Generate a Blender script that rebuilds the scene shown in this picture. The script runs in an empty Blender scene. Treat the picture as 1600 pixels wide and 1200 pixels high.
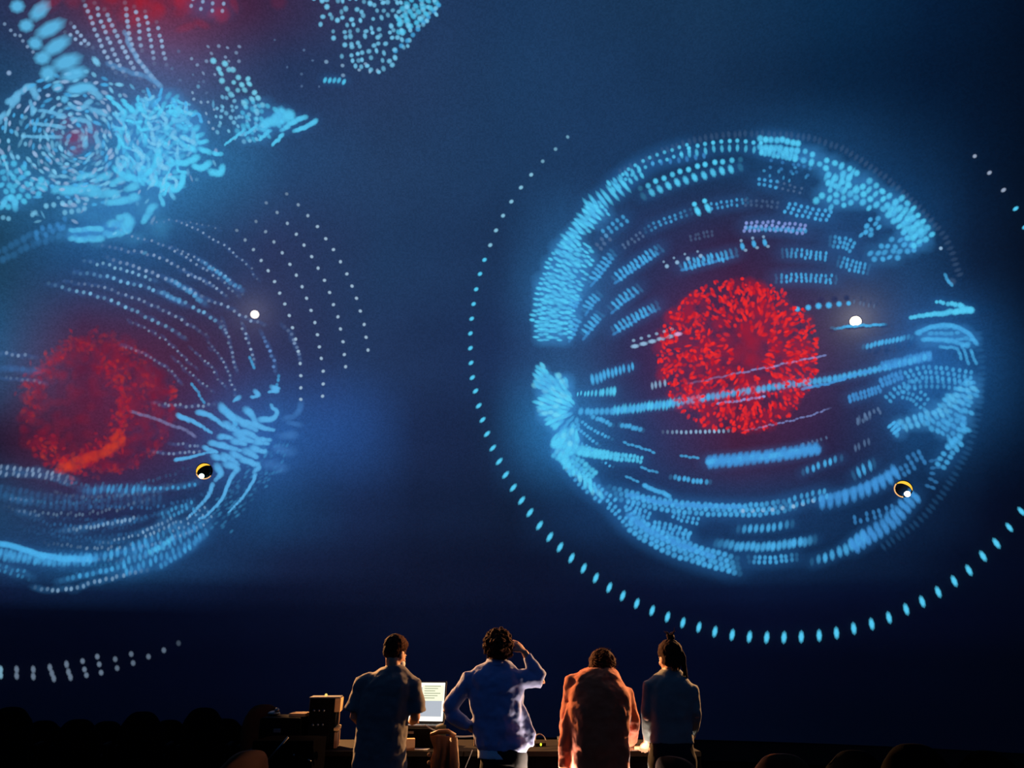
import bpy, bmesh, math, random
import numpy as np
from mathutils import Vector, Matrix, Euler

random.seed(7)
rng = np.random.default_rng(7)
SC = bpy.context.scene
COL = SC.collection
R_ = math.radians

# ------------------------------------------------------------------ camera
F_PX = 1164.0
PITCH = R_(20.3)
CAM = np.array([0.0, 0.0, 1.5])
cam_data = bpy.data.cameras.new('camera')
cam_data.sensor_width = 36.0
cam_data.lens = 36.0 * F_PX / 1600.0
cam_data.clip_end = 200
cam = bpy.data.objects.new('camera', cam_data)
COL.objects.link(cam)
cam.location = CAM
cam.rotation_euler = (math.pi / 2 + PITCH, 0, 0)
SC.camera = cam

# ------------------------------------------------------------------ world, exposure
SC.view_settings.view_transform = 'Standard'
SC.view_settings.look = 'None'
SC.view_settings.gamma = 1.0
SC.view_settings.exposure = 0.0
SC.view_settings.use_curve_mapping = False
world = bpy.data.worlds.new('world')
SC.world = world
world.use_nodes = True
world.node_tree.nodes['Background'].inputs[0].default_value = (0, 0, 0, 1)
world.node_tree.nodes['Background'].inputs[1].default_value = 0.0
try:
    SC.cycles.transparent_max_bounces = 128
except Exception:
    pass

# dome geometry
DC = np.array([0.0, 1.5, 0.3])
DR = 12.0
FWD = np.array([0, math.cos(PITCH), math.sin(PITCH)])
UPV = np.array([0, -math.sin(PITCH), math.cos(PITCH)])
RGT = np.array([1.0, 0, 0])

def dirs(px, py):
    px = np.asarray(px, float); py = np.asarray(py, float)
    d = FWD + ((px - 800) / F_PX)[..., None] * RGT - ((py - 600) / F_PX)[..., None] * UPV
    return d / np.linalg.norm(d, axis=-1, keepdims=True)

def dome_pt(px, py, off=0.0):
    """point on the dome's inner face (off metres inside it) for a measured bearing"""
    d = dirs(px, py)
    oc = CAM - DC
    r = DR - np.asarray(off, float)
    b = d @ oc
    c = oc @ oc - r * r
    t = -b + np.sqrt(b * b - c)
    return CAM + t[..., None] * d

def wp(px, py, D):
    """world point at forward distance D for a measured bearing"""
    d = dirs(px, py)
    t = D / d[1]
    p = CAM + t * d
    return float(p[0]), float(p[1]), float(p[2])

def lin(c):
    out = []
    for v in c[:3]:
        v = v / 255.0
        out.append(v / 12.92 if v <= 0.04045 else ((v + 0.055) / 1.055) ** 2.4)
    return out

# ------------------------------------------------------------------ lights (house lamps sitting in the dome's ports)
def spot(name, loc, target, watt, color, size_deg, blend=0.6, radius=0.1):
    l = bpy.data.lights.new(name, 'SPOT')
    l.energy = watt; l.color = color; l.spot_size = R_(size_deg); l.spot_blend = blend
    l.shadow_soft_size = radius
    o = bpy.data.objects.new(name, l); COL.objects.link(o)
    o.location = loc
    o.rotation_euler = (Vector(target) - Vector(loc)).to_track_quat('-Z', 'Y').to_euler()
    return o

PORTS = {  # bearing, colour, warm or white
    'warm_a': (319, 735), 'warm_b': (1412, 763), 'white_a': (398, 491), 'white_b': (1337, 502)}
for key, watt, colr, tgt, size in (('warm_a', 9000, (1.0, 0.47, 0.16), (0.35, 6.4, 0.70), 26), ('warm_b', 7000, (1.0, 0.49, 0.18), (-0.45, 6.5, 0.70), 28),
                                   ('white_a', 150, (1.0, 0.8, 0.62), (0.1, 6.5, 1.0), 28), ('white_b', 150, (1.0, 0.8, 0.62), (0.1, 6.5, 1.0), 28)):
    p = dome_pt(*PORTS[key], 0.22)
    spot('house_lamp_light', tuple(p), tgt, watt, colr, size, 0.5, 0.06)

# ------------------------------------------------------------------ materials
def principled(name, col, rough=0.7, metal=0.0, emit=None, estr=0.0, noise=0.0, nscale=20.0, bump=0.0, bscale=60.0, sheen=0.0, spec=0.4):
    m = bpy.data.materials.new(name); m.use_nodes = True
    nt = m.node_tree; b = nt.nodes['Principled BSDF']
    c = lin(col)
    b.inputs['Base Color'].default_value = (*c, 1)
    b.inputs['Roughness'].default_value = rough
    b.inputs['Metallic'].default_value = metal
    b.inputs['Specular IOR Level'].default_value = spec
    if sheen:
        b.inputs['Sheen Weight'].default_value = sheen
    tc = nt.nodes.new('ShaderNodeTexCoord')
    if noise:
        n = nt.nodes.new('ShaderNodeTexNoise'); n.inputs['Scale'].default_value = nscale; n.inputs['Detail'].default_value = 5
        nt.links.new(tc.outputs['Object'], n.inputs['Vector'])
        mx = nt.nodes.new('ShaderNodeMix'); mx.data_type = 'RGBA'
        mx.inputs[6].default_value = (*[v * (1 - noise) for v in c], 1)
        mx.inputs[7].default_value = (*[min(1, v * (1 + noise)) for v in c], 1)
        nt.links.new(n.outputs['Fac'], mx.inputs[0]); nt.links.new(mx.outputs[2], b.inputs['Base Color'])
    if bump:
        n2 = nt.nodes.new('ShaderNodeTexNoise'); n2.inputs['Scale'].default_value = bscale; n2.inputs['Detail'].default_value = 4
        nt.links.new(tc.outputs['Object'], n2.inputs['Vector'])
        bp = nt.nodes.new('ShaderNodeBump'); bp.inputs['Strength'].default_value = bump; bp.inputs['Distance'].default_value = 0.01
        nt.links.new(n2.outputs['Fac'], bp.inputs['Height']); nt.links.new(bp.outputs['Normal'], b.inputs['Normal'])
    if emit:
        b.inputs['Emission Color'].default_value = (*lin(emit), 1)
        b.inputs['Emission Strength'].default_value = estr
    return m

def emission(name, col, strength):
    m = bpy.data.materials.new(name); m.use_nodes = True
    nt = m.node_tree; nt.nodes.clear()
    e = nt.nodes.new('ShaderNodeEmission'); e.inputs[0].default_value = (*lin(col), 1); e.inputs[1].default_value = strength
    o = nt.nodes.new('ShaderNodeOutputMaterial'); nt.links.new(e.outputs[0], o.inputs[0])
    return m

def light_dot_material():
    """picture light landing on the dome: colour and softness come from the dot's own attribute"""
    m = bpy.data.materials.new('projected_light'); m.use_nodes = True
    nt = m.node_tree; nt.nodes.clear()
    a = nt.nodes.new('ShaderNodeAttribute'); a.attribute_name = 'col'
    e = nt.nodes.new('ShaderNodeEmission'); t = nt.nodes.new('ShaderNodeBsdfTransparent')
    mx = nt.nodes.new('ShaderNodeMixShader'); o = nt.nodes.new('ShaderNodeOutputMaterial')
    nt.links.new(a.outputs['Color'], e.inputs[0]); nt.links.new(a.outputs['Alpha'], mx.inputs[0])
    nt.links.new(t.outputs[0], mx.inputs[1]); nt.links.new(e.outputs[0], mx.inputs[2])
    nt.links.new(mx.outputs[0], o.inputs[0])
    m.cycles.emission_sampling = 'NONE'
    return m

def dome_material():
    m = bpy.data.materials.new('dome_screen_picture'); m.use_nodes = True
    nt = m.node_tree; nt.nodes.clear()
    a = nt.nodes.new('ShaderNodeAttribute'); a.attribute_name = 'col'
    tc = nt.nodes.new('ShaderNodeTexCoord')
    n = nt.nodes.new('ShaderNodeTexNoise'); n.inputs['Scale'].default_value = 0.7; n.inputs['Detail'].default_value = 6
    nt.links.new(tc.outputs['Object'], n.inputs['Vector'])
    n2 = nt.nodes.new('ShaderNodeTexWhiteNoise')
    sc_ = nt.nodes.new('ShaderNodeVectorMath'); sc_.operation = 'MULTIPLY'; sc_.inputs[1].default_value = (45, 45, 45)
    fl = nt.nodes.new('ShaderNodeVectorMath'); fl.operation = 'FLOOR'
    nt.links.new(tc.outputs['Object'], sc_.inputs[0]); nt.links.new(sc_.outputs[0], fl.inputs[0]); nt.links.new(fl.outputs[0], n2.inputs['Vector'])
    mr = nt.nodes.new('ShaderNodeMapRange'); mr.inputs[1].default_value = 0.3; mr.inputs[2].default_value = 0.7; mr.inputs[3].default_value = 0.93; mr.inputs[4].default_value = 1.07
    nt.links.new(n.outputs['Fac'], mr.inputs[0])
    mr2 = nt.nodes.new('ShaderNodeMapRange'); mr2.inputs[3].default_value = 0.88; mr2.inputs[4].default_value = 1.12
    nt.links.new(n2.outputs['Value'], mr2.inputs[0])
    mu = nt.nodes.new('ShaderNodeMath'); mu.operation = 'MULTIPLY'
    nt.links.new(mr.outputs[0], mu.inputs[0]); nt.links.new(mr2.outputs[0], mu.inputs[1])
    e = nt.nodes.new('ShaderNodeEmission'); nt.links.new(a.outputs['Color'], e.inputs[0]); nt.links.new(mu.outputs[0], e.inputs[1])
    d = nt.nodes.new('ShaderNodeBsdfDiffuse'); d.inputs[0].default_value = (0.03, 0.03, 0.033, 1)
    ad = nt.nodes.new('ShaderNodeAddShader'); o = nt.nodes.new('ShaderNodeOutputMaterial')
    nt.links.new(e.outputs[0], ad.inputs[0]); nt.links.new(d.outputs[0], ad.inputs[1]); nt.links.new(ad.outputs[0], o.inputs[0])
    m.cycles.emission_sampling = 'NONE'
    return m

M_DOT = light_dot_material()
M = dict(
    dome=dome_material(),
    floor=principled('dark_carpet', (4, 4, 5), 0.95, spec=0.0, noise=0.3, nscale=40, bump=0.3, bscale=200),
    base=principled('black_base_wall', (8, 8, 11), 0.9, noise=0.2),
    skin=principled('skin', (205, 150, 118), 0.55, noise=0.06, nscale=30),
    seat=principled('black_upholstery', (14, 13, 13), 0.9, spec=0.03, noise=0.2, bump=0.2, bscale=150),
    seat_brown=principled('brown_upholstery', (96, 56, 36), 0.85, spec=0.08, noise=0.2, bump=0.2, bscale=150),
    black=principled('black_plastic', (10, 10, 11), 0.7, spec=0.03, noise=0.15, nscale=50),
    metal=principled('brushed_metal', (120, 118, 114), 0.4, 0.8, noise=0.1, nscale=80),
    desk=principled('dark_laminate', (30, 25, 21), 0.75, spec=0.05, noise=0.15, nscale=15),
    skirt=principled('black_cloth_skirt', (6, 6, 8), 0.95, spec=0.0, noise=0.2, bump=0.4, bscale=15),
    paper=principled('white_paper', (225, 222, 214), 0.8, noise=0.03),
    card=principled('cardboard', (150, 112, 78), 0.85, noise=0.12, nscale=30),
    leather=principled('brown_leather', (112, 72, 40), 0.55, noise=0.25, nscale=14, bump=0.5, bscale=40),
    beige=principled('beige_panel', (205, 160, 100), 0.6, noise=0.08),
    housing_grey=principled('grey_lamp_housing', (150, 145, 140), 0.5, noise=0.05),
    cable=principled('grey_cable', (135, 130, 125), 0.6, noise=0.05),
)

# ------------------------------------------------------------------ object helpers
def tag(o, label=None, cat=None, group=None, kind=None):
    if label: o['label'] = label
    if cat: o['category'] = cat
    if group: o['group'] = group
    if kind: o['kind'] = kind
    return o

def empty(name, loc=(0, 0, 0), rz=0.0):
    o = bpy.data.objects.new(name, None); COL.objects.link(o)
    o.location = loc; o.rotation_euler = (0, 0, rz); o.empty_display_size = 0.1
    return o

def link_mesh(name, me, mat, parent=None, smooth=False):
    o = bpy.data.objects.new(name, me); COL.objects.link(o)
    if mat: me.materials.append(mat)
    if parent: o.parent = parent
    if smooth:
        me.polygons.foreach_set('use_smooth', [True] * len(me.polygons))
    return o

def obj(name, bm, mat, parent=None, smooth=False):
    bmesh.ops.recalc_face_normals(bm, faces=bm.faces)
    me = bpy.data.meshes.new(name); bm.to_mesh(me); bm.free()
    return link_mesh(name, me, mat, parent, smooth)

def box(bm, c, s, rot=None, bevel=0.0):
    r = bmesh.ops.create_cube(bm, size=1.0)
    mtx = Matrix.Translation(c) @ (Euler(rot).to_matrix().to_4x4() if rot else Matrix()) @ Matrix.Diagonal((*s, 1))
    bmesh.ops.transform(bm, matrix=mtx, verts=r['verts'])
    if bevel:
        es = list({e for v in r['verts'] for e in v.link_edges})
        bmesh.ops.bevel(bm, geom=es, offset=bevel, segments=2, affect='EDGES', profile=0.5)

def ellipsoid(bm, c, s, rot=None, seg=20, ring=12):
    r = bmesh.ops.create_uvsphere(bm, u_segments=seg, v_segments=ring, radius=1.0)
    mtx = Matrix.Translation(c) @ (rot.to_4x4() if rot is not None else Matrix()) @ Matrix.Diagonal((*s, 1))
    bmesh.ops.transform(bm, matrix=mtx, verts=r['verts'])

def tube(bm, pts, radii, n=12, caps=True, squash=None):
    """lofted tube along pts; squash = (flatten factor, axis vector) flattens rings along an axis"""
    pts = [Vector(p) for p in pts]
    if isinstance(radii, (int, float)): radii = [radii] * len(pts)
    rings = []
    ref = None
    for i, p in enumerate(pts):
        t = (pts[min(i + 1, len(pts) - 1)] - pts[max(i - 1, 0)]).normalized()
        if ref is None:
            ref = t.orthogonal().normalized()
        ref = (ref - t * ref.dot(t))
        if ref.length < 1e-5: ref = t.orthogonal()
        ref.normalize(); bi = t.cross(ref)
        vs = []
        for k in range(n):
            a = 2 * math.pi * k / n
            off = (ref * math.cos(a) + bi * math.sin(a)) * radii[i]
            if squash:
                ax = Vector(squash[1]).normalized(); off -= ax * off.dot(ax) * (1 - squash[0])
            vs.append(bm.verts.new(p + off))
        rings.append(vs)
    for a, b in zip(rings[:-1], rings[1:]):
        for k in range(n):
            bm.faces.new((a[k], a[(k + 1) % n], b[(k + 1) % n], b[k]))
    if caps:
        bm.faces.new(rings[0][::-1]); bm.faces.new(rings[-1])

def rings_loft(bm, rings, n=28, power=2.4):
    """rings: (cx, cy, cz, half width, half depth) horizontal super-ellipses"""
    allr = []
    for (cx, cy, cz, a, b) in rings:
        vs = []
        for k in range(n):
            t = 2 * math.pi * k / n
            c, s = math.cos(t), math.sin(t)
            vs.append(bm.verts.new((cx + a * math.copysign(abs(c) ** (2 / power), c), cy + b * math.copysign(abs(s) ** (2 / power), s), cz)))
        allr.append(vs)
    for a, b in zip(allr[:-1], allr[1:]):
        for k in range(n):
            bm.faces.new((a[k], a[(k + 1) % n], b[(k + 1) % n], b[k]))
    bm.faces.new(allr[0][::-1]); bm.faces.new(allr[-1])

def spline(pts, n):
    pts = [np.array(p, float) for p in pts]
    if len(pts) == 2:
        return [tuple(pts[0] + (pts[1] - pts[0]) * t) for t in np.linspace(0, 1, n)]
    P = [2 * pts[0] - pts[1]] + pts + [2 * pts[-1] - pts[-2]]
    out = []
    segs = len(pts) - 1
    for i in range(n):
        u = i / (n - 1) * segs
        k = min(int(u), segs - 1); t = u - k
        p0, p1, p2, p3 = P[k:k + 4]
        out.append(tuple(0.5 * ((2 * p1) + (-p0 + p2) * t + (2 * p0 - 5 * p1 + 4 * p2 - p3) * t * t + (-p0 + 3 * p1 - 3 * p2 + p3) * t ** 3)))
    return out

# ================================================================== the room
# dome: a hemisphere screen; its picture's soft colour fields are kept on the mesh
BLOBS = [  # local soft halos of the picture: bearing px, py, sigma (px), sRGB colour
    (880, 470, 45, (36, 100, 150)), (872, 655, 50, (40, 120, 175)), (1480, 600, 55, (30, 96, 160)), (1380, 330, 60, (16, 60, 104)),
    (250, 220, 75, (44, 110, 160)), (150, 350, 60, (36, 100, 150)), (392, 680, 50, (30, 86, 150)), (1153, 556, 85, (92, 18, 46)), (1150, 560, 140, (30, 10, 34)),
    (150, 625, 75, (100, 20, 46)), (240, 0, 55, (130, 24, 36)), (1480, 520, 40, (24, 76, 130)), (520, 650, 50, (16, 44, 96)),
]
FIELD = {  # broad colour field of the projected picture
    -120: ((0, (44, 48, 80)), (300, (70, 30, 52)), (600, (36, 58, 96)), (1000, (24, 54, 88)), (1300, (10, 42, 74)), (1600, (3, 18, 40))),
    0: ((0, (38, 50, 85)), (200, (66, 32, 56)), (400, (58, 36, 66)), (600, (36, 58, 96)), (800, (27, 56, 93)), (950, (25, 54, 88)), (1100, (22, 51, 83)), (1300, (10, 42, 74)), (1450, (5, 28, 56)), (1600, (2, 15, 35))),
    120: ((0, (30, 62, 98)), (150, (44, 74, 114)), (300, (52, 60, 96)), (450, (36, 54, 92)), (600, (36, 58, 95)), (800, (28, 58, 95)), (950, (25, 54, 90)), (1100, (21, 49, 82)), (1300, (8, 36, 66)), (1450, (4, 24, 50)), (1600, (2, 14, 33))),
    250: ((0, (34, 84, 120)), (150, (40, 92, 134)), (300, (38, 92, 136)), (450, (36, 68, 110)), (600, (34, 60, 97)), (800, (28, 57, 94)), (950, (26, 56, 94)), (1100, (22, 54, 92)), (1250, (22, 64, 106)), (1420, (8, 36, 66)), (1520, (3, 20, 44)), (1600, (2, 14, 33))),
    400: ((0, (24, 58, 84)), (120, (22, 52, 92)), (280, (32, 62, 104)), (420, (42, 54, 94)), (600, (31, 57, 94)), (780, (27, 51, 87)), (880, (34, 78, 124)), (1000, (34, 50, 90)), (1150, (40, 32, 64)), (1300, (24, 50, 88)), (1420, (18, 56, 96)), (1520, (5, 24, 50)), (1600, (2, 13, 32))),
    550: ((0, (22, 78, 118)), (130, (56, 34, 64)), (300, (58, 38, 68)), (430, (46, 52, 92)), (550, (34, 54, 92)), (680, (29, 49, 86)), (770, (26, 46, 84)), (880, (36, 66, 110)), (1000, (38, 40, 78)), (1150, (66, 30, 58)), (1300, (36, 42, 76)), (1420, (24, 60, 106)), (1550, (4, 20, 44)), (1600, (2, 12, 32))),
    690: ((0, (12, 26, 50)), (130, (60, 28, 54)), (300, (44, 42, 80)), (440, (36, 74, 130)), (560, (32, 64, 116)), (650, (26, 42, 78)), (760, (22, 36, 68)), (880, (30, 82, 134)), (1000, (30, 56, 102)), (1150, (54, 30, 58)), (1300, (32, 34, 68)), (1420, (16, 52, 92)), (1550, (3, 14, 36)), (1600, (2, 8, 28))),
    800: ((0, (24, 60, 96)), (150, (26, 40, 78)), (300, (24, 52, 92)), (420, (26, 62, 106)), (550, (23, 40, 76)), (650, (19, 32, 62)), (800, (15, 28, 54)), (920, (20, 50, 90)), (1100, (22, 56, 100)), (1280, (17, 50, 90)), (1420, (10, 34, 66)), (1550, (3, 10, 32)), (1600, (2, 7, 26))),
    885: ((0, (26, 56, 98)), (150, (26, 76, 122)), (300, (24, 54, 94)), (450, (20, 32, 64)), (650, (14, 22, 47)), (850, (10, 18, 42)), (1000, (12, 28, 58)), (1180, (16, 46, 84)), (1350, (10, 30, 60)), (1500, (3, 10, 32)), (1600, (2, 7, 26))),
    925: ((0, (12, 24, 54)), (120, (12, 30, 62)), (250, (10, 24, 54)), (400, (10, 18, 44)), (550, (12, 19, 44)), (700, (12, 19, 43)), (850, (9, 16, 40)), (1000, (7, 15, 42)), (1180, (7, 20, 50)), (1350, (4, 13, 40)), (1500, (2, 8, 28)), (1600, (2, 6, 23))),
    960: ((0, (2, 5, 22)), (150, (2, 5, 22)), (300, (3, 7, 27)), (450, (5, 10, 32)), (650, (8, 14, 36)), (850, (6, 12, 36)), (1050, (4, 10, 35)), (1200, (4, 10, 36)), (1350, (3, 8, 31)), (1600, (1, 4, 20))),
    1040: ((0, (1, 3, 17)), (200, (1, 3, 18)), (400, (2, 5, 23)), (650, (4, 9, 30)), (850, (3, 8, 29)), (1100, (2, 6, 26)), (1300, (1, 4, 20)), (1600, (0, 2, 11))),
    1140: ((0, (0, 2, 12)), (400, (1, 3, 16)), (800, (2, 6, 22)), (1100, (1, 5, 21)), (1300, (0, 3, 15)), (1600, (0, 1, 8))),
}
GLOW = 0.45
def build_dome():
    na, ne = 480, 132
    az = np.linspace(-math.pi, math.pi, na + 1)[:-1]
    el = np.linspace(R_(0.0), R_(90), ne)
    A, E = np.meshgrid(az, el[:-1])
    V = np.stack([np.sin(A) * np.cos(E), np.cos(A) * np.cos(E), np.sin(E)], -1).reshape(-1, 3)
    V = np.vstack([V, [[0, 0, 1]]]) * DR + DC
    faces = []
    for j in range(ne - 2):
        for i in range(na):
            a = j * na + i; b = j * na + (i + 1) % na
            faces.append((a, a + na, b + na, b))
    top = len(V) - 1; j = ne - 2
    for i in range(na):
        faces.append((j * na + i, top, j * na + (i + 1) % na))
    d = V - CAM; d /= np.linalg.norm(d, axis=1, keepdims=True)
    elv = np.degrees(np.arcsin(d[:, 2])); azv = np.degrees(np.arctan2(d[:, 0], d[:, 1]))
    # colour by bearing; beyond the part in view the show goes on with that part's mean colour, dark near the springline
    mean = np.outer(0.05 + 0.95 * np.clip((elv - 2) / 14, 0, 1), np.array(lin((20, 52, 92))))
    dep = d @ FWD
    ok = dep > 0.25
    bx = 800 + F_PX * (d @ RGT) / np.where(ok, dep, 1); by = 600 - F_PX * (d @ UPV) / np.where(ok, dep, 1)
    ys = np.array(sorted(FIELD))
    rows = np.stack([np.stack([np.interp(bx, [q[0] for q in FIELD[y]], [lin(q[1])[k] for q in FIELD[y]]) for k in range(3)], 1) for y in ys])
    f = np.clip(np.interp(by, ys, np.arange(len(ys))), 0, len(ys) - 1.001)
    i0 = f.astype(int); t = f - i0; t = t * t * (3 - 2 * t)
    idx = np.arange(len(V))
    c = rows[i0, idx] * (1 - t)[:, None] + rows[i0 + 1, idx] * t[:, None]
    out = np.maximum(np.maximum(-bx, bx - 1600), np.maximum(-120 - by, 0))
    w = np.where(ok, np.clip(1 - out / 700, 0, 1), 0); w = w * w * (3 - 2 * w)
    c = c * w[:, None] + mean * (1 - w)[:, None]
    for (px, py, s, rgb) in BLOBS:
        b = dirs(px, py)
        ang = np.arccos(np.clip(d @ b, -1, 1))
        sg = math.atan(s / F_PX)
        c += np.exp(-0.5 * (ang / sg) ** 2)[:, None] * np.array(lin(rgb)) * GLOW
    me = bpy.data.meshes.new('ceiling')
    me.from_pydata(V.tolist(), [], faces)
    at = me.color_attributes.new('col', 'FLOAT_COLOR', 'POINT')
    at.data.foreach_set('color', np.hstack([c, np.ones((len(c), 1))]).astype(np.float32).ravel())
    o = link_mesh('ceiling', me, M['dome'], None, True)
    tag(o, 'dark blue curved dome screen showing the projected light show', kind='structure')
build_dome()

bm = bmesh.new(); bmesh.ops.create_circle(bm, cap_ends=True, segments=96, radius=DR + 0.3)
bmesh.ops.translate(bm, vec=(DC[0], DC[1], 0), verts=bm.verts)
tag(obj('floor', bm, M['floor']), 'dark carpeted auditorium floor', kind='structure')
bm = bmesh.new()
for k in range(96):
    a0, a1 = 2 * math.pi * k / 96, 2 * math.pi * (k + 1) / 96
    v = []
    for r_, z in ((DR + 0.02, 0), (DR + 0.02, DC[2]), (DR + 0.25, DC[2]), (DR + 0.25, 0)):
        v.append([bm.verts.new((DC[0] + r_ * math.sin(a), DC[1] + r_ * math.cos(a), z)) for a in (a0, a1)])
    for q in range(3):
        bm.faces.new((v[q][0], v[q][1], v[q + 1][1], v[q + 1][0]))
bmesh.ops.remove_doubles(bm, verts=bm.verts, dist=1e-4)
tag(obj('wall_base', bm, M['base']), 'low black wall ring carrying the dome', kind='structure')

# ================================================================== the projected picture
CY = (84, 205, 248); CB = (74, 176, 236); BL = (66, 150, 220); WB = (150, 192, 228); GR = (96, 128, 170); RD = (236, 36, 44); LV = (140, 160, 230)
UN = np.array([(0, 0)] + [(0.55 * math.cos(k * math.pi / 4), 0.55 * math.sin(k * math.pi / 4)) for k in range(8)] +
              [(1.3 * math.cos(k * math.pi / 4), 1.3 * math.sin(k * math.pi / 4)) for k in range(8)])
UA = np.array([1.0] * 9 + [0.0] * 8)
UF = [(0, 1 + k, 1 + (k + 1) % 8) for k in range(8)] + [(1 + k, 9 + k, 9 + (k + 1) % 8, 1 + (k + 1) % 8) for k in range(8)]

class Dots:
    def __init__(self): self.d = []
    def dot(self, x, y, ra, rb=None, ang=0.0, col=CY, a=1.0):
        self.d.append((x, y, ra, ra if rb is None else rb, ang, *lin(col), a))
    def arrays(self, d):
        d = np.array(d)
        c, s = np.cos(d[:, 4]), np.sin(d[:, 4])
        ux = UN[None, :, 0] * d[:, 2, None]; uy = UN[None, :, 1] * d[:, 3, None]
        X = d[:, 0, None] + ux * c[:, None] - uy * s[:, None]
        Y = d[:, 1, None] + ux * s[:, None] + uy * c[:, None]
        off = 0.02 + 0.06 * rng.random(len(d))
        P = dome_pt(X, Y, np.repeat(off[:, None], 17, 1))
        C = np.concatenate([np.repeat(d[:, None, 5:8], 17, 1), (UA[None, :] * d[:, 8, None])[..., None]], -1)
        return P, C
    def mesh(self, name, P, C):
        n = len(P); V = P.reshape(-1, 3)
        ctr = V.mean(0); V = V - ctr
        me = bpy.data.meshes.new(name)
        me.from_pydata(V.tolist(), [], [tuple(17 * i + v for v in f) for i in range(n) for f in UF])
        at = me.color_attributes.new('col', 'FLOAT_COLOR', 'POINT')
        at.data.foreach_set('color', C.astype(np.float32).ravel())
        return me, ctr
    def joined(self, name, parent, stuff=True, label=None):
        if not self.d: return None
        P, C = self.arrays(self.d)
        me, ctr = self.mesh(name, P, C)
        o = link_mesh(name, me, M_DOT, parent)
        o.location = Vector(ctr) - (parent.location if parent else Vector())
        if stuff: o['kind'] = 'stuff'
        if label: o['label'] = label
        return o
    def single(self, name, parent):
        P, C = self.arrays(self.d)
        for i in range(len(P)):
            me, ctr = self.mesh(name, P[i:i + 1], C[i:i + 1])
            o = link_mesh(name, me, M_DOT, parent)
            o.location = Vector(ctr) - parent.location

def resample(pts, spacing):
    p = np.array(spline(pts, 60 * max(1, len(pts) - 1)))
    seg = np.linalg.norm(np.diff(p, axis=0), axis=1); s = np.concatenate([[0], np.cumsum(seg)])
    n = max(2, int(round(s[-1] / spacing)) + 1)
    t = np.linspace(0, s[-1], n)
    q = np.stack([np.interp(t, s, p[:, 0]), np.interp(t, s, p[:, 1])], 1)
    tg = np.gradient(q, axis=0); tg /= np.linalg.norm(tg, axis=1, keepdims=True) + 1e-9
    return q, tg

def band(D, pts, sp=8, rows=1, gap=7, ra=3, rb=None, mode='nor', rel=0.0, col=CY, a=1.0, jit=0.6, fade=(0.0, 0.0), skip=0.0, shift=0.0, avar=0.25, grow=(1, 1)):
    """rows of light dots along a curve; mode: dot's long axis along the normal, tangent or a fixed angle"""
    q, tg = resample(pts, sp)
    n = len(q)
    if a >= .6 and (rows >= 2 or ra >= 5) and col not in (WB, GR):   # soft spill of light under a dense band
        qu, tu = resample(pts, 11)
        wd = max(9, 5 + rows * gap * .6, ra * 1.2)
        for i in range(len(qu)):
            D.dot(qu[i, 0], qu[i, 1], wd * 1.5, wd * 1.25, math.atan2(tu[i, 1], tu[i, 0]), (52, 128, 205), .05 * a)
    for r in range(rows):
        o = (r - (rows - 1) / 2) * gap
        for i in range(n):
            if random.random() < skip: continue
            nx, ny = -tg[i, 1], tg[i, 0]
            x = q[i, 0] + nx * o + tg[i, 0] * shift * r + random.gauss(0, jit)
            y = q[i, 1] + ny * o + tg[i, 1] * shift * r + random.gauss(0, jit)
            u = i / max(1, n - 1); al = a
            if fade[0] and u < fade[0]: al *= 0.15 + 0.85 * u / fade[0]
            if fade[1] and u > 1 - fade[1]: al *= 0.15 + 0.85 * (1 - u) / fade[1]
            al *= 1 - avar * random.random()
            g = grow[0] + (grow[1] - grow[0]) * u
            th = math.atan2(tg[i, 1], tg[i, 0])
            if mode == 'nor': th += math.pi / 2
            elif mode == 'fix': th = 0
            th += rel
            D.dot(x, y, ra * g, (rb if rb is not None else ra) * g, th, col, al)

def inside(poly, x, y):
    c = False; n = len(poly)
    for i in range(n):
        x1, y1 = poly[i]; x2, y2 = poly[i - 1]
        if (y1 > y) != (y2 > y) and x < (x2 - x1) * (y - y1) / (y2 - y1) + x1: c = not c
    return c

def fill(D, poly, ctr, dr, ds, ra, rb, col=CY, a=1.0, jit=1.0, rel=0.0, skip=0.05, under=0.0, tilt=0.0, avar=0.3):
    """fill an outline with dots set on arcs around ctr"""
    xs = [p[0] for p in poly]; ys = [p[1] for p in poly]
    rr = [math.hypot(p[0] - ctr[0], p[1] - ctr[1]) for p in poly]
    r0, r1 = min(rr), max(rr)
    r = max(r0, dr)
    while r <= r1:
        n = int(2 * math.pi * r / ds); ph = 0.0
        for k in range(n):
            t = 2 * math.pi * k / n + tilt * (r - r0) / max(r, 1)
            x = ctr[0] + r * math.cos(t); y = ctr[1] + r * math.sin(t)
            if min(xs) <= x <= max(xs) and min(ys) <= y <= max(ys) and inside(poly, x, y) and random.random() > skip:
                D.dot(x + random.gauss(0, jit), y + random.gauss(0, jit), ra * random.uniform(.8, 1.2), rb * random.uniform(.8, 1.2), t + rel, col, a * (1 - avar * random.random()))
        r += dr
    if under:
        stepu = 13
        for ix in range(int((max(xs) - min(xs)) / stepu) + 1):
            for iy in range(int((max(ys) - min(ys)) / stepu) + 1):
                x = min(xs) + ix * stepu; y = min(ys) + iy * stepu
                if inside(poly, x, y): D.dot(x, y, 14, 14, 0, BL, under)

def proj_root(name, px, py, label, cat, group=None):
    e = empty(name, tuple(dome_pt(px, py, 0.05)))
    return tag(e, label, cat, group)

# ------------------------------------------------------------------ large sphere with the red core
OC = (1180, 548)
orb = proj_root('projected_sphere', 1180, 548, 'complete cyan dotted sphere with round speckled bright red core, ringed by dashes', 'light projection', 'projected dotted spheres')
D = Dots()
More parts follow.
